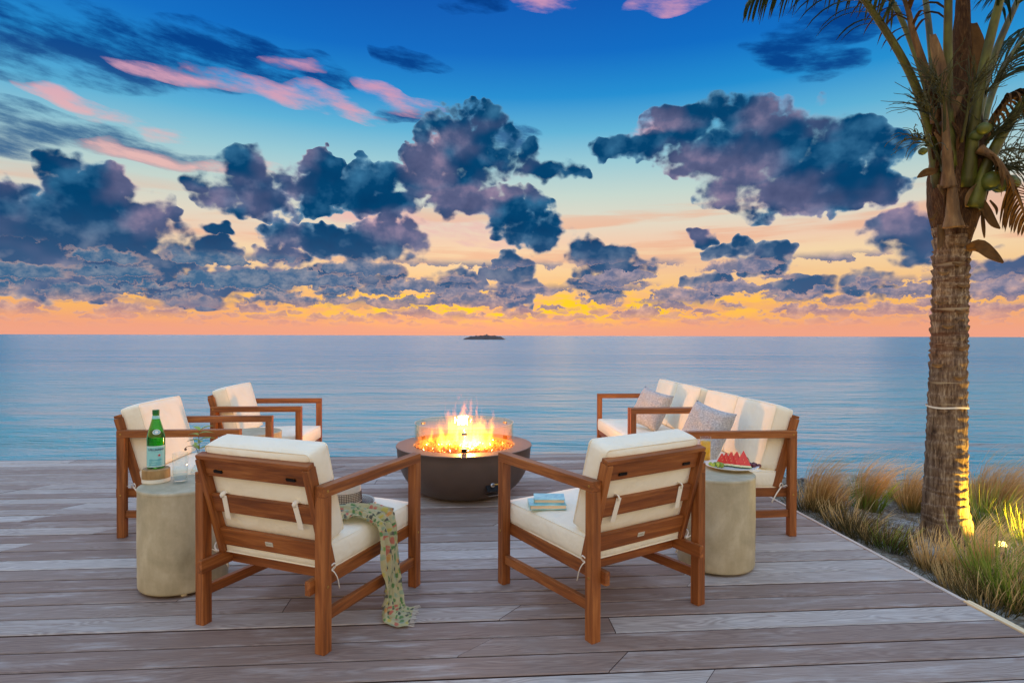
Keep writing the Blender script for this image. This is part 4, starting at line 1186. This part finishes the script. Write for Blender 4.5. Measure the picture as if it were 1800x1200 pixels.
fire = obj('fire', v, f, M['flame_gas']); fire.location = FB + Vector((0, 0, 0.373))
tag(fire, 'yellow and orange gas flames burning inside the glass windscreen', 'fire')
ld = bpy.data.lights.new('fire_light', 'POINT'); ld.energy = 70.0; ld.color = (1.0, 0.44, 0.11); ld.shadow_soft_size = 0.05
lo = bpy.data.objects.new('fire_light', ld); link(lo, fire); lo.location = (0.02, 0.0, 0.10)

# ---------------------------------------------------------------- palm
PD = 4.30
pb0 = at_depth(1664, 949, PD)
def pp_(x, y, d=PD): return at_depth(x, y, d) - pb0
palm = thing('palm_tree', 'young coconut palm with a ringed trunk beside the deck', 'tree', pb0)
m, b = mat_new('palm_bark'); M['palm_bark'] = m
co = objco(); g1 = noise(mapping(co, scale=(30, 30, 7)), 1.0, 5, 0.65); g2 = noise(mapping(co, scale=(90, 90, 10)), 1.0, 3, 0.6); pa = noise(co, 4.0, 4, 0.6)
c = ramp(g1 * 0.6 + g2 * 0.4, [(0.36, (58, 42, 32)), (0.5, (122, 98, 76)), (0.64, (182, 160, 130))])
c = mix(smooth(pa, 0.45, 0.7) * 0.4, c, s2l((110, 92, 82)))
zz_ = sep(co)[2]
ringn = noise(mapping(co, scale=(1.2, 1.2, 16)), 1.0, 3, 0.6)
c = mix(smooth(ringn, 0.52, 0.62) * smooth(zz_, 0.9, 1.5) * 0.7, c, s2l((88, 48, 28)))
c = mix(smooth(ringn, 0.60, 0.68) * 0.6, c, s2l((196, 176, 140)))
bset(b, base=c, rough=0.85, spec=0.25, normal=bump(g1 + g2 * 0.5, 0.55, 0.01))
axis = [(pp_(1664, 949) + Vector((0, 0, -0.10)), 0.168), (pp_(1664, 925), 0.156), (pp_(1661, 880), 0.138), (pp_(1663, 820), 0.128), (pp_(1665, 714), 0.117), (pp_(1668, 600), 0.108), (pp_(1671, 500), 0.106), (pp_(1673, 425), 0.108), (pp_(1675, 400), 0.118)]
cp = curve_pts([a for a, _ in axis], 260); crr = curve_pts([(r_, 0, 0) for _, r_ in axis], 260)
n = 48; v = []; rings = []
zc = 0.0; rrng = random.Random(9)
edges = [cp[0].z]
while edges[-1] < cp[-1].z: edges.append(edges[-1] + rrng.uniform(0.045, 0.085))
for i, p in enumerate(cp):
    for k in range(n):
        a = 2 * math.pi * k / n
        zz = p.z + 0.016 * math.sin(a + math.floor(p.z * 14) * 2.1) + 0.010 * mnoise.noise(Vector((math.cos(a) * 2, math.sin(a) * 2, p.z * 5)))
        j = 0
        while j < len(edges) - 2 and edges[j + 1] < zz: j += 1
        t = (zz - edges[j]) / (edges[j + 1] - edges[j])
        saw = (1 - t) ** 1.5 if t >= 0 else 0
        r_ = crr[i].x + (0.011 + 0.013 * min(max((p.z - 0.5) / 1.2, 0), 1)) * (t if t < 0.9 else (1 - t) * 9) * (0.6 + 0.8 * abs(mnoise.noise(Vector((a, j * 3.3, 0))))) - 0.004
        r_ += 0.004 * mnoise.noise(Vector((math.cos(a) * 9, math.sin(a) * 9, p.z * 3)))
        v.append((p.x + r_ * math.cos(a), p.y + r_ * math.sin(a), p.z))
f = [(i * n + k, i * n + (k + 1) % n, (i + 1) * n + (k + 1) % n, (i + 1) * n + k) for i in range(259) for k in range(n)]
trunk = obj('trunk', v, f, M['palm_bark'], palm, smooth=True)
s_ = pp_(1664.5, 714)
band_v, band_f = lathe([(0.128, -0.006), (0.1285, 0.006)], 48); obj('strap', [(x + s_.x, y + s_.y, z + s_.z + 0.004 * math.sin(3 * math.atan2(y, x))) for x, y, z in band_v], band_f, M['cord'], palm, smooth=True)

# fibre sheath and old leaf bases
m, b = mat_new('palm_fibre'); M['palm_fibre'] = m
co = objco(); g1 = noise(mapping(co, scale=(60, 60, 12)), 1.0, 5, 0.7, 1.0); g2 = noise(co, 6, 3, 0.6)
bset(b, base=mix(g2 * 0.6, ramp(g1, [(0.32, (40, 27, 19)), (0.5, (84, 60, 40)), (0.7, (138, 104, 70))]), s2l((86, 60, 44))), rough=0.9, spec=0.15, normal=bump(g1, 0.8, 0.01))
prof_c = [(pp_(1676, 425), 0.105), (pp_(1678, 395), 0.130), (pp_(1680, 360), 0.158), (pp_(1682, 320), 0.172), (pp_(1684, 280), 0.165), (pp_(1686, 235), 0.135), (pp_(1688, 180), 0.10), (pp_(1690, 110), 0.066), (pp_(1692, 20), 0.045), (pp_(1693, -80), 0.026)]
cc_ = curve_pts([a for a, _ in prof_c], 90); cr_ = curve_pts([(r_, 0, 0) for _, r_ in prof_c], 90)
n = 40; v = []
for i, p in enumerate(cc_):
    for k in range(n):
        a = 2 * math.pi * k / n
        r_ = cr_[i].x * (1 + 0.16 * mnoise.noise(Vector((math.cos(a) * 2.2, math.sin(a) * 2.2, p.z * 3))) + 0.07 * mnoise.noise(Vector((math.cos(a) * 7, math.sin(a) * 7, p.z * 9))))
        v.append((p.x + r_ * math.cos(a), p.y + r_ * math.sin(a), p.z))
f = [(i * n + k, i * n + (k + 1) % n, (i + 1) * n + (k + 1) % n, (i + 1) * n + k) for i in range(89) for k in range(n)]
obj('leaf_sheath', v, f, M['palm_fibre'], palm, smooth=True)

m, b = mat_new('petiole'); M['petiole'] = m
co = objco(); g1 = noise(mapping(co, scale=(9, 9, 4)), 1.0, 4, 0.6)
bset(b, base=ramp(g1, [(0.3, (60, 44, 22)), (0.5, (82, 82, 26)), (0.7, (112, 114, 38))]), rough=0.5, spec=0.4, normal=bump(g1, 0.1, 0.01))
m, b = mat_new('petiole_dry'); M['petiole_dry'] = m
co = objco(); g1 = noise(mapping(co, scale=(20, 20, 5)), 1.0, 4, 0.6)
bset(b, base=ramp(g1, [(0.3, (74, 52, 34)), (0.55, (128, 96, 60)), (0.75, (164, 130, 84))]), rough=0.85, normal=bump(g1, 0.4, 0.01))
m, b = mat_new('frond_leaf'); M['frond_leaf'] = m
n_ = noise(objco(), 5, 3, 0.6)
lc = mix(n_, s2l((34, 48, 22)), s2l((66, 80, 32)))
bset(b, base=lc, rough=0.5, spec=0.35)
m, b = mat_new('frond_dry'); M['frond_dry'] = m
n_ = noise(objco(), 14, 3, 0.6)
bset(b, base=mix(n_, s2l((58, 42, 30)), s2l((132, 96, 56))), rough=0.9, spec=0.1)

def frond(ctrl, r0, leaf_from, leaf_len, mats, seed, n_leaf=44, droop=0.5, wind=Vector((-0.1, 0.0, 0))):
    g_ = random.Random(seed)
    pts = curve_pts(ctrl, 40)
    radii = [1.25 * r0 * (1 - 0.86 * i / 39) * (1 + 0.35 * max(0, 1 - i / 6)) for i in range(40)]
    fo = MB().add(tube(pts, radii, 10, flat=0.72)).obj('frond', M[mats[0]], palm, True)
    lm = MB()
    for k in range(n_leaf):
        t = leaf_from + (0.985 - leaf_from) * k / (n_leaf - 1)
        i = t * 39; i0 = int(i); p = pts[i0].lerp(pts[min(i0 + 1, 39)], i - i0)
        tg = (pts[min(i0 + 1, 39)] - pts[max(i0 - 1, 0)]).normalized()
        sd = tg.cross(Vector((0, 0, 1)))
        if sd.length < 0.2: sd = tg.cross(Vector((0, 1, 0)))
        sd.normalize()
        L = leaf_len * math.sin(math.pi * min(1, 0.16 + 0.80 * (k / (n_leaf - 1)))) ** 0.7 * g_.uniform(0.85, 1.1)
        for sgn in (-1, 1):
            d = (sd * sgn * 0.8 + tg * 0.55 + Vector((g_.uniform(-.12, .12), g_.uniform(-.12, .12), g_.uniform(-.1, .15)))).normalized()
            q_ = p.copy(); wv_ = 0.013 * g_.uniform(0.8, 1.2); vs = []; dd = d.copy()
            nseg = 6
            for s in range(nseg + 1):
                u = s / nseg; ww = wv_ * (0.55 + 0.9 * u) * (1 - u) ** 0.6 + 0.0006
                side = dd.cross(Vector((0.2, 0.1, 1))).normalized()
                vs += [q_ - side * ww, q_ + side * ww + Vector((0, 0, 0.003))]
                q_ = q_ + dd * (L / nseg)
                dd = (dd + Vector((0, 0, -droop * (0.25 + u))) + wind * u).normalized()
            o = len(lm.v); lm.v += vs
            lm.f += [(o + 2 * s, o + 2 * s + 1, o + 2 * s + 3, o + 2 * s + 2) for s in range(nseg)]
    if n_leaf: tag(lm.obj('leaflets', M[mats[1]], fo), kind='stuff')
    return fo
P_ = pp_
GRN, DRY = ('petiole', 'frond_leaf'), ('petiole_dry', 'frond_dry')
frond([P_(1652, 330), P_(1632, 220), P_(1590, 110, 4.25), P_(1505, -20, 4.2), P_(1400, -150, 4.1), P_(1270, -215, 4.0), P_(1130, -190, 3.9)], 0.040, 0.42, 0.62, GRN, 1)
frond([P_(1668, 300, 4.18), P_(1666, 150, 4.14), P_(1667, 0, 4.1), P_(1672, -200, 4.0), P_(1690, -420, 3.8), P_(1720, -560, 3.4)], 0.040, 0.42, 0.6, GRN, 2)
frond([P_(1700, 330, 4.18), P_(1716, 190, 4.12), P_(1745, 50, 4.08), P_(1790, -100, 4.0), P_(1870, -260, 3.9), P_(1990, -340, 3.7)], 0.046, 0.44, 0.6, GRN, 3)
frond([P_(1712, 366, 4.16), P_(1735, 290, 4.12), P_(1785, 200, 4.1), P_(1860, 110, 4.0), P_(1990, 30, 3.9), P_(2140, 30, 3.8)], 0.048, 0.42, 0.6, GRN, 4)
frond([P_(1712, 230, 4.45), P_(1740, 120, 4.55), P_(1785, 10, 4.6), P_(1850, -120, 4.8), P_(1960, -230, 5.0), P_(2100, -270, 5.2)], 0.034, 0.40, 0.6, GRN, 5)
frond([P_(1650, 250, 4.5), P_(1640, 120, 4.7), P_(1620, -40, 4.95), P_(1580, -170, 5.3), P_(1520, -240, 5.7), P_(1450, -240, 6.1)], 0.034, 0.42, 0.6, GRN, 6)
frond([P_(1690, 200, 4.32), P_(1692, 60, 4.34), P_(1696, -120, 4.36), P_(1712, -330, 4.5), P_(1740, -480, 4.8)], 0.036, 0.5, 0.55, GRN, 7)
frond([P_(1655, 270, 4.45), P_(1618, 120, 4.55), P_(1560, -10, 4.7), P_(1480, -80, 4.85), P_(1390, -70, 5.0), P_(1310, 10, 5.1)], 0.030, 0.36, 0.62, GRN, 14, 54, 0.8)
frond([P_(1716, 260, 4.5), P_(1750, 150, 4.7), P_(1800, 70, 4.9), P_(1880, 20, 5.1), P_(1980, 60, 5.3)], 0.030, 0.25, 0.62, GRN, 15, 54, 0.8)
# withered fronds
frond([P_(1648, 215, 4.22), P_(1632, 140, 4.2), P_(1606, 60, 4.2), P_(1592, 5, 4.2), P_(1560, -60, 4.15), P_(1500, -90, 4.1)], 0.034, 0.40, 0.42, DRY, 8, 18, 0.7)
frond([P_(1668, 330, 4.13), P_(1664, 260, 4.10), P_(1660, 190, 4.1), P_(1652, 120, 4.12)], 0.042, 0.5, 0.1, DRY, 9, 0)
frond([P_(1676, 400, 4.13), P_(1674, 350, 4.115), P_(1671, 300, 4.11), P_(1668, 240, 4.12)], 0.055, 0.5, 0.1, DRY, 10, 0)
frond([P_(1728, 250, 4.25), P_(1752, 200, 4.2), P_(1778, 172, 4.15), P_(1812, 168, 4.1), P_(1850, 190, 4.1)], 0.030, 0.2, 0.32, DRY, 11, 26, 0.8)
frond([P_(1722, 262, 4.1), P_(1748, 278, 4.05), P_(1772, 310, 4.0), P_(1792, 350, 4.0), P_(1808, 400, 4.0)], 0.030, 0.15, 0.30, DRY, 12, 26, 0.9)
# dry husks and the loose leaf-base flaps
def flap(pts, w0, name='husk', mat='frond_dry'):
    c_ = curve_pts(pts, 12); vs = []
    for i, p in enumerate(c_):
        t = i / 11; ww = w0 * math.sin(math.pi * (0.12 + 0.86 * t)) ** 0.8 + 0.001
        sd = (c_[min(i + 1, 11)] - c_[max(i - 1, 0)]).normalized().cross(Vector((0, 1, 0.15))).normalized()
        for s in (-1, -0.33, 0.33, 1): vs.append(p + sd * ww * s + Vector((0, 0.4 * ww * (1 - s * s), 0)))
    fs = [(i * 4 + k, i * 4 + k + 1, (i + 1) * 4 + k + 1, (i + 1) * 4 + k) for i in range(11) for k in range(3)]
    o = obj(name, vs, fs, M[mat], palm, True)
    sm_ = o.modifiers.new('thickness', 'SOLIDIFY'); sm_.thickness = 0.004
flap([P_(1722, 345, 4.12), P_(1733, 368, 4.1), P_(1745, 390, 4.1), P_(1758, 402, 4.1)], 0.032)
flap([P_(1727, 372, 4.14), P_(1729, 395, 4.13), P_(1731, 418, 4.13)], 0.012)
flap([P_(1740, 352, 4.12), P_(1751, 366, 4.12), P_(1752, 378, 4.12)], 0.010)
flap([P_(1700, 436, 4.17), P_(1722, 432, 4.12), P_(1742, 446, 4.08), P_(1764, 462, 4.05)], 0.045)
flap([P_(1648, 300, 4.14), P_(1628, 303, 4.1), P_(1612, 312, 4.1)], 0.026)
flap([P_(1648, 372, 4.16), P_(1640, 384, 4.13), P_(1634, 386, 4.12)], 0.012)
flap([P_(1652, 395, 4.17), P_(1655, 418, 4.16), P_(1650, 438, 4.16)], 0.026, mat='petiole_dry')
flap([P_(1640, 60, 4.1), P_(1648, 95, 4.08), P_(1658, 140, 4.08), P_(1662, 185, 4.08)], 0.04, mat='petiole_dry')
flap([P_(1712, 40, 4.3), P_(1722, 85, 4.25), P_(1716, 130, 4.22), P_(1706, 160, 4.2)], 0.05)
for q_, (x, y) in enumerate(((1690, 428), (1686, 462), (1660, 478), (1694, 500), (1655, 530), (1690, 545), (1668, 572), (1692, 610), (1650, 640), (1688, 662))):
    flap([P_(x - 12, y, 4.19), P_(x, y + 3, 4.178), P_(x + 12, y - 1, 4.19)], 0.010, 'scale', 'petiole_dry')

fb = random.Random(4)
for q_ in range(26):                              # ragged burlap round the leaf bases
    x, y = 1682 + fb.uniform(-44, 44), fb.uniform(180, 385); d_ = 4.3 - 0.17 * math.sqrt(max(0.05, 1 - ((x - 1682) / 52) ** 2)) - 0.012
    dx_, dy_ = fb.uniform(-16, 16), fb.uniform(20, 48)
    flap([P_(x, y, d_ + 0.01), P_(x + dx_ * 0.4, y - dy_ * 0.5, d_ - 0.006), P_(x + dx_ * 1.2, y - dy_, d_ - 0.02)], fb.uniform(0.010, 0.030), 'burlap', 'palm_fibre' if q_ % 3 else 'petiole_dry')
# flower stalks and nuts
plain('twig', (66, 66, 30), 0.7, 0.3, 20, 0.0)
tg_ = random.Random(17)
def spray(base, outs, n, L, spread, droop):
    m_ = MB()
    stem_ = curve_pts(outs, 16)
    m_.add(tube(stem_, [0.012 * (1 - 0.6 * i / 15) for i in range(16)], 6))
    for k in range(n):
        p = stem_[tg_.randrange(5, 16)].copy()
        d = (stem_[-1] - stem_[0]).normalized() + Vector((tg_.uniform(-1, 1), tg_.uniform(-1, 1), tg_.uniform(-0.6, 0.8))) * spread
        d.normalize(); pts = [p.copy()]
        ln = L * tg_.uniform(0.6, 1.15)
        for s in range(8):
            p = p + d * ln / 8 + Vector((tg_.uniform(-1, 1), tg_.uniform(-1, 1), tg_.uniform(-1, 1))) * 0.008
            d = (d + Vector((0, 0, -droop))).normalized(); pts.append(p.copy())
        m_.add(tube(pts, [0.0036 * (1 - 0.5 * s / 8) for s in range(9)], 4, caps=False))
        if tg_.random() < 0.35:
            r_ = tg_.uniform(0.006, 0.013)
            m_.add(lathe([(0, -r_), (r_, 0), (0, r_)], 6), Matrix.Translation(pts[3]))
    m_.obj('flower_stalk', M['twig'], palm, True)
spray(0, [P_(1665, 270, 4.2), P_(1650, 225, 4.12), P_(1636, 200, 4.08), P_(1622, 190, 4.05)], 34, 0.30, 0.75, 0.10)
spray(0, [P_(1660, 300, 4.2), P_(1642, 262, 4.1), P_(1624, 246, 4.06), P_(1608, 246, 4.03)], 30, 0.26, 0.6, 0.18)
spray(0, [P_(1670, 230, 4.15), P_(1656, 180, 4.1), P_(1640, 150, 4.06), P_(1630, 130, 4.05)], 26, 0.22, 0.9, 0.05)
spray(0, [P_(1712, 300, 4.2), P_(1735, 250, 4.12), P_(1752, 232, 4.08), P_(1772, 230, 4.05)], 40, 0.32, 0.85, 0.14)
spray(0, [P_(1700, 230, 4.2), P_(1722, 180, 4.15), P_(1745, 150, 4.1), P_(1762, 140, 4.1)], 30, 0.26, 0.9, 0.06)
spray(0, [P_(1690, 250, 4.1), P_(1700, 200, 4.02), P_(1706, 160, 3.98), P_(1720, 140, 3.96)], 40, 0.22, 1.1, 0.05)
spray(0, [P_(1660, 240, 4.1), P_(1660, 190, 4.02), P_(1654, 160, 3.98), P_(1646, 130, 3.96)], 34, 0.22, 1.1, 0.05)
spray(0, [P_(1720, 300, 4.5), P_(1750, 270, 4.6), P_(1780, 262, 4.7), P_(1810, 268, 4.8)], 50, 0.42, 0.7, 0.16)
spray(0, [P_(1712, 330, 4.2), P_(1742, 300, 4.12), P_(1768, 292, 4.08), P_(1790, 300, 4.05)], 34, 0.28, 0.8, 0.25)
m, b = mat_new('green_nut'); M['green_nut'] = m
n_ = noise(objco(), 12, 4, 0.6); bset(b, base=mix(n_, s2l((52, 70, 24)), s2l((112, 118, 46))), rough=0.45)
for x, y, d, s in ((1742, 318, 4.08, 0.062), (1757, 326, 4.12, 0.05), (1730, 226, 4.05, 0.042), (1716, 238, 4.1, 0.04), (1622, 266, 4.1, 0.026), (1775, 322, 4.3, 0.06)):
    v, f = lathe([(0, -1.15 * s), (0.6 * s, -0.9 * s), (0.95 * s, -0.3 * s), (0.98 * s, 0.25 * s), (0.65 * s, 0.85 * s), (0.2 * s, 1.1 * s), (0, 1.12 * s)], 18)
    obj('coconut', v, f, M['green_nut'], palm, True, matrix=Matrix.Translation(P_(x, y, d)) @ Matrix.Rotation(0.5, 4, 'X') @ Matrix.Rotation(x * 0.7, 4, 'Y'))

# ---------------------------------------------------------------- garden light
lp = at_depth(1762, 960, 4.12)
gl_ = thing('garden_spotlight', 'small lit garden spotlight in the grass beside the palm trunk', 'spotlight', Vector((lp.x, lp.y, lp.z - 0.16)))
aim = (pb0 + Vector((-0.02, -0.02, 1.9)) - lp).normalized()
am = aim.to_track_quat('Z', 'Y').to_matrix().to_4x4(); am.translation = (0, 0, 0.13)
obj('spike', *tube([(0, 0, -0.08), (0, 0, 0.115)], 0.012, 8), M['dark_metal'], gl_, True)
put('housing', mesh_data('housing', *lathe([(0, -0.05), (0.030, -0.05), (0.034, -0.02), (0.034, 0.024), (0.030, 0.024), (0.029, 0.012)], 24), M['dark_metal'], smooth=False), gl_, am)
m, b = mat_new('lamp_lens'); M['lamp_lens'] = m
bset(b, base=(1, 0.9, 0.6), emis=(1.0, 0.74, 0.16), emis_s=9.0)
put('lens', mesh_data('lens', *lathe([(0.0335, 0.0252), (0.036, 0.040), (0.026, 0.058), (0.0, 0.066)], 20), M['lamp_lens'], smooth=True), gl_, am)
ld = bpy.data.lights.new('spot_beam', 'SPOT'); ld.energy = 160.0; ld.color = (1.0, 0.60, 0.05); ld.spot_size = R(170); ld.spot_blend = 1.0; ld.shadow_soft_size = 0.02
lo = bpy.data.objects.new('spot_beam', ld); link(lo, gl_)
lo.matrix_local = am @ Matrix.Translation((0, 0, 0.09)) @ Matrix.Rotation(R(180), 4, 'X')

# ---------------------------------------------------------------- rocks and grasses by the deck
m, b = mat_new('limestone'); M['limestone'] = m
co = objco(); n1 = noise(co, 9, 5, 0.65); n2 = noise(co, 40, 4, 0.6)
bset(b, base=ramp(n1 * 0.6 + n2 * 0.4, [(0.34, (84, 82, 80)), (0.5, (150, 148, 142)), (0.66, (206, 204, 196))]), rough=0.9, normal=bump(n1 + n2 * 0.4, 0.7, 0.02))
rk = random.Random(31)
def rock(x, y, s):
    bm = bmesh.new(); bmesh.ops.create_icosphere(bm, subdivisions=3, radius=1.0)
    o_ = Vector((rk.uniform(0, 90), rk.uniform(0, 90), 0))
    for vv_ in bm.verts:
        k = 1 + 0.35 * mnoise.noise(vv_.co * 1.3 + o_) + 0.16 * mnoise.noise(vv_.co * 3.5 + o_)
        vv_.co = Vector((vv_.co.x * s * k, vv_.co.y * s * 0.8 * k, vv_.co.z * s * 0.45 * k))
    me = bpy.data.meshes.new('rock'); bm.to_mesh(me); bm.free(); me.materials.append(M['limestone'])
    o = put('rock', me); o.location = (x, y, ground_z(x, y) + s * 0.06); o.rotation_euler = (rk.uniform(-.2, .2), rk.uniform(-.2, .2), rk.uniform(0, 6))
    return o
for (px, py, s) in ((1440, 838, .16), (1466, 836, .12), (1492, 842, .18), (1516, 838, .15), (1534, 846, .12), (1452, 850, .10), (1476, 860, .12), (1590, 940, .10), (1606, 948, .12), (1622, 938, .08), (1580, 952, .07), (1480, 882, .09), (1500, 872, .12), (1548, 862, .11), (1690, 905, .12), (1706, 915, .10), (1774, 988, .10), (1796, 980, .12), (1752, 985, .07), (1425, 856, .1)):
    p = at(px, py, -0.28)
    tag(rock(p.x, p.y, s), 'pale grey limestone rock among the grass tufts by the deck', 'rock', 'limestone rocks in the planting bed')

def grass_mat(name, base, mid, tip):
    m, b = mat_new(name); M[name] = m
    uv = sep(X(node('ShaderNodeUVMap').outputs[0]))
    n = noise(objco(), 20, 2, 0.5)
    c = ramp(uv[1], [(0.0, base), (0.45, mid), (1.0, tip)])
    bset(b, base=mix(uv[0] * 0.5, c, vmath('SCALE', c, scale=1.7)), rough=0.75, spec=0.2)
    tl = node('ShaderNodeBsdfTranslucent'); X.put(tl.inputs[0], c)
    ms = node('ShaderNodeMixShader'); ms.inputs[0].default_value = 0.3
    X.nt.links.new(b.outputs[0], ms.inputs[1]); X.nt.links.new(tl.outputs[0], ms.inputs[2]); X.nt.links.new(ms.outputs[0], X.nt.nodes['Material Output'].inputs[0])
grass_mat('grass_tan', (116, 116, 56), (198, 154, 94), (232, 198, 146)); grass_mat('grass_green', (70, 92, 30), (112, 138, 44), (168, 172, 84))
grass_mat('grass_straw', (140, 112, 66), (208, 170, 106), (238, 210, 152)); grass_mat('grass_dark', (54, 56, 28), (86, 78, 44), (128, 104, 66))
gg = random.Random(77)
def blades(n, rad, L, wid, lean, wind, stiff, seg=7, curl=0.0):
    """Ribbons rising from one tuft, bent over by the wind; uv = (chance, height)."""
    v, f, uv = [], [], []
    for k in range(n):
        a = gg.uniform(0, 6.283); r_ = rad * math.sqrt(gg.random())
        p = Vector((r_ * math.cos(a), r_ * math.sin(a), 0))
        d = Vector((math.cos(a) * lean * gg.uniform(0.2, 1.2), math.sin(a) * lean * gg.uniform(0.2, 1.2), 1)).normalized()
        ln = L * gg.uniform(0.45, 1.1); w_ = wid * gg.uniform(0.6, 1.3); ch = gg.random()
        side = d.cross(Vector((gg.uniform(-1, 1), gg.uniform(-1, 1), 0.2))).normalized()
        o = len(v); wf = wind * gg.uniform(0.6, 1.4)
        for s in range(seg + 1):
            u = s / seg; ww = w_ * (1 - u) ** 0.7 * (0.6 + 0.8 * u) + 0.00025
            v += [p - side * ww, p + side * ww]; uv += [(ch, u), (ch, u)]
            p = p + d * ln / seg
            d = (d + wf * (u + 0.12) / stiff + Vector((gg.uniform(-1, 1), gg.uniform(-1, 1), -curl)) * 0.07).normalized()
            p.z = max(p.z, 0.01)
        f += [(o + 2 * s, o + 2 * s + 1, o + 2 * s + 3, o + 2 * s + 2) for s in range(seg)]
    return v, f, uv
def tuft(label, px, py, parts, z=-0.26, group='grass tufts in the planting bed', scale=1.0):
    p = at(px, py, z); p.z = ground_z(p.x, p.y) - 0.01
    t = thing('grass_tuft', label, 'grass', p, 0, group)
    for (name, mat, n, rad, L, wid, lean, wind, stiff) in parts:
        v, f, uv = blades(n, rad, L * scale, wid, lean, Vector(wind), stiff)
        o = obj(name, v, f, M[mat], t, False)
        ul = o.data.uv_layers.new(name='UVMap')
        for l_ in o.data.loops: ul.data[l_.index].uv = uv[l_.vertex_index]
        tag(o, kind='stuff')
    return t
def plume(n=380, L=0.62, wind=(0.55, 0.05, -0.16), mat='grass_tan', rad=0.10): return ('plume', mat, n, rad * 0.7, L * 0.92, 0.0013, 0.20, wind, 0.85)
def leaves(n=120, L=0.34, mat='grass_green', lean=0.55, rad=0.11, wid=0.0028): return ('blades', mat, n, rad, L, wid, lean, (0.25, 0.02, -0.22), 2.2)
WT = 'tall tan grass tuft bent over by the wind'
tuft(WT + ' right behind the near sofa leg', 1436, 915, [plume(420, 0.66), leaves(70, 0.36, 'grass_straw')])
tuft('windblown tan grass tuft, green at its foot, halfway between sofa and palm', 1524, 905, [plume(520, 0.74, (0.75, 0.05, -0.16)), leaves(160, 0.36)])
tuft(WT + ', half hidden by the palm trunk', 1606, 898, [plume(420, 0.60), leaves(120, 0.36, 'grass_tan')])
tuft('low wide tan grass tuft swept by wind, beyond the palm', 1752, 900, [plume(700, 0.80, (0.85, 0.05, -0.30), rad=0.2), leaves(160, 0.42, 'grass_tan')])
tuft('bright green grass tuft lit yellow by the garden spotlight', 1738, 932, [leaves(190, 0.44, 'grass_green', 0.6, 0.10, 0.0034), leaves(120, 0.36, 'grass_straw', 0.9)])
tuft('golden feathery grass tuft leaning over the garden spotlight', 1716, 1032, [plume(420, 0.52, (0.42, 0.05, -0.06), 'grass_straw', 0.035), leaves(150, 0.34, 'grass_straw', 0.55), leaves(60, 0.3, 'grass_green')], -0.2)
tuft('long-bladed green grass tuft beside the pale edging strip', 1768, 1062, [leaves(170, 0.46, 'grass_green', 0.7, 0.12, 0.0036), leaves(120, 0.3, 'grass_dark', 0.9)], -0.2)
tuft('dry straw-coloured grass tuft at the foot of the palm', 1642, 1006, [leaves(190, 0.28, 'grass_straw', 0.42, 0.08, 0.0026), leaves(90, 0.2, 'grass_dark', 0.9)], -0.2)
tuft('dark low sedge tuft by the deck edge left of the dry straw tuft', 1566, 968, [leaves(170, 0.25, 'grass_dark', 0.9, 0.11, 0.0024), leaves(60, 0.24, 'grass_green')], -0.2)
tuft('dark low sedge tuft by the deck edge below the tall tan grass', 1502, 940, [leaves(150, 0.24, 'grass_dark', 0.8, 0.10, 0.0024), leaves(60, 0.28, 'grass_straw', 0.7)], -0.2)
rest = ((1466, 905, 't', .8), (1480, 932, 'd', .8), (1684, 1004, 'd', .6), (1690, 1050, 's', .6), (1740, 1085, 'd', .8), (1792, 1040, 't', .8), (1795, 930, 't', .9),
        (1720, 870, 't', .7), (1690, 880, 't', .5), (1580, 875, 't', .5), (1420, 905, 'd', .8), (1535, 960, 'd', .7), (1796, 1085, 'g', .8), (1650, 930, 'd', .5), (1790, 880, 't', .8), (1830, 1000, 'g', 1), (1850, 930, 't', 1), (1840, 1090, 't', 1), (1900, 1020, 's', 1))
for (x, y, k, s) in rest:
    parts = {'t': [plume(220, 0.5), leaves(110, 0.32, 'grass_tan', 0.7)], 's': [leaves(190, 0.3, 'grass_straw', 0.6, 0.1, 0.0022), leaves(60, 0.24, 'grass_dark', 0.9)], 'd': [leaves(200, 0.26, 'grass_dark', 0.85, 0.13, 0.0022), leaves(50, 0.26, 'grass_straw')], 'g': [leaves(180, 0.4), leaves(80, 0.3, 'grass_straw')]}[k]
    lab = {'t': 'small windblown tan grass tuft in the stony planting bed', 's': 'small dry straw-coloured grass tuft in the stony planting bed', 'd': 'small dark sedge tuft in the stony planting bed', 'g': 'small green grass tuft in the stony planting bed'}[k]
    tuft(lab, x, y, parts, -0.22, 'small grass tufts in the planting bed', s)
# trailing ground cover of short dead stalks
v, f, uv = [], [], []
for k in range(420):
    x, y = gg.uniform(2.0, 6.0), gg.uniform(1.6, 6.9)
    if x < deck_right(y) + 0.06: continue
    bv, bf, bu = blades(gg.randrange(5, 12), 0.06, gg.uniform(0.06, 0.16), 0.0016, 1.4, Vector((0.25, 0, -0.4)), 2.0, 4)
    o = len(v); zz = ground_z(x, y)
    v += [p + Vector((x, y, zz)) for p in bv]; f += [tuple(i + o for i in q_) for q_ in bf]; uv += bu
gc = obj('ground_cover', v, f, M['grass_dark'])
ul = gc.data.uv_layers.new(name='UVMap')
for l_ in gc.data.loops: ul.data[l_.index].uv = uv[l_.vertex_index]
tag(gc, 'short dead stalks lying all over the stony planting bed', 'grass', kind='stuff')
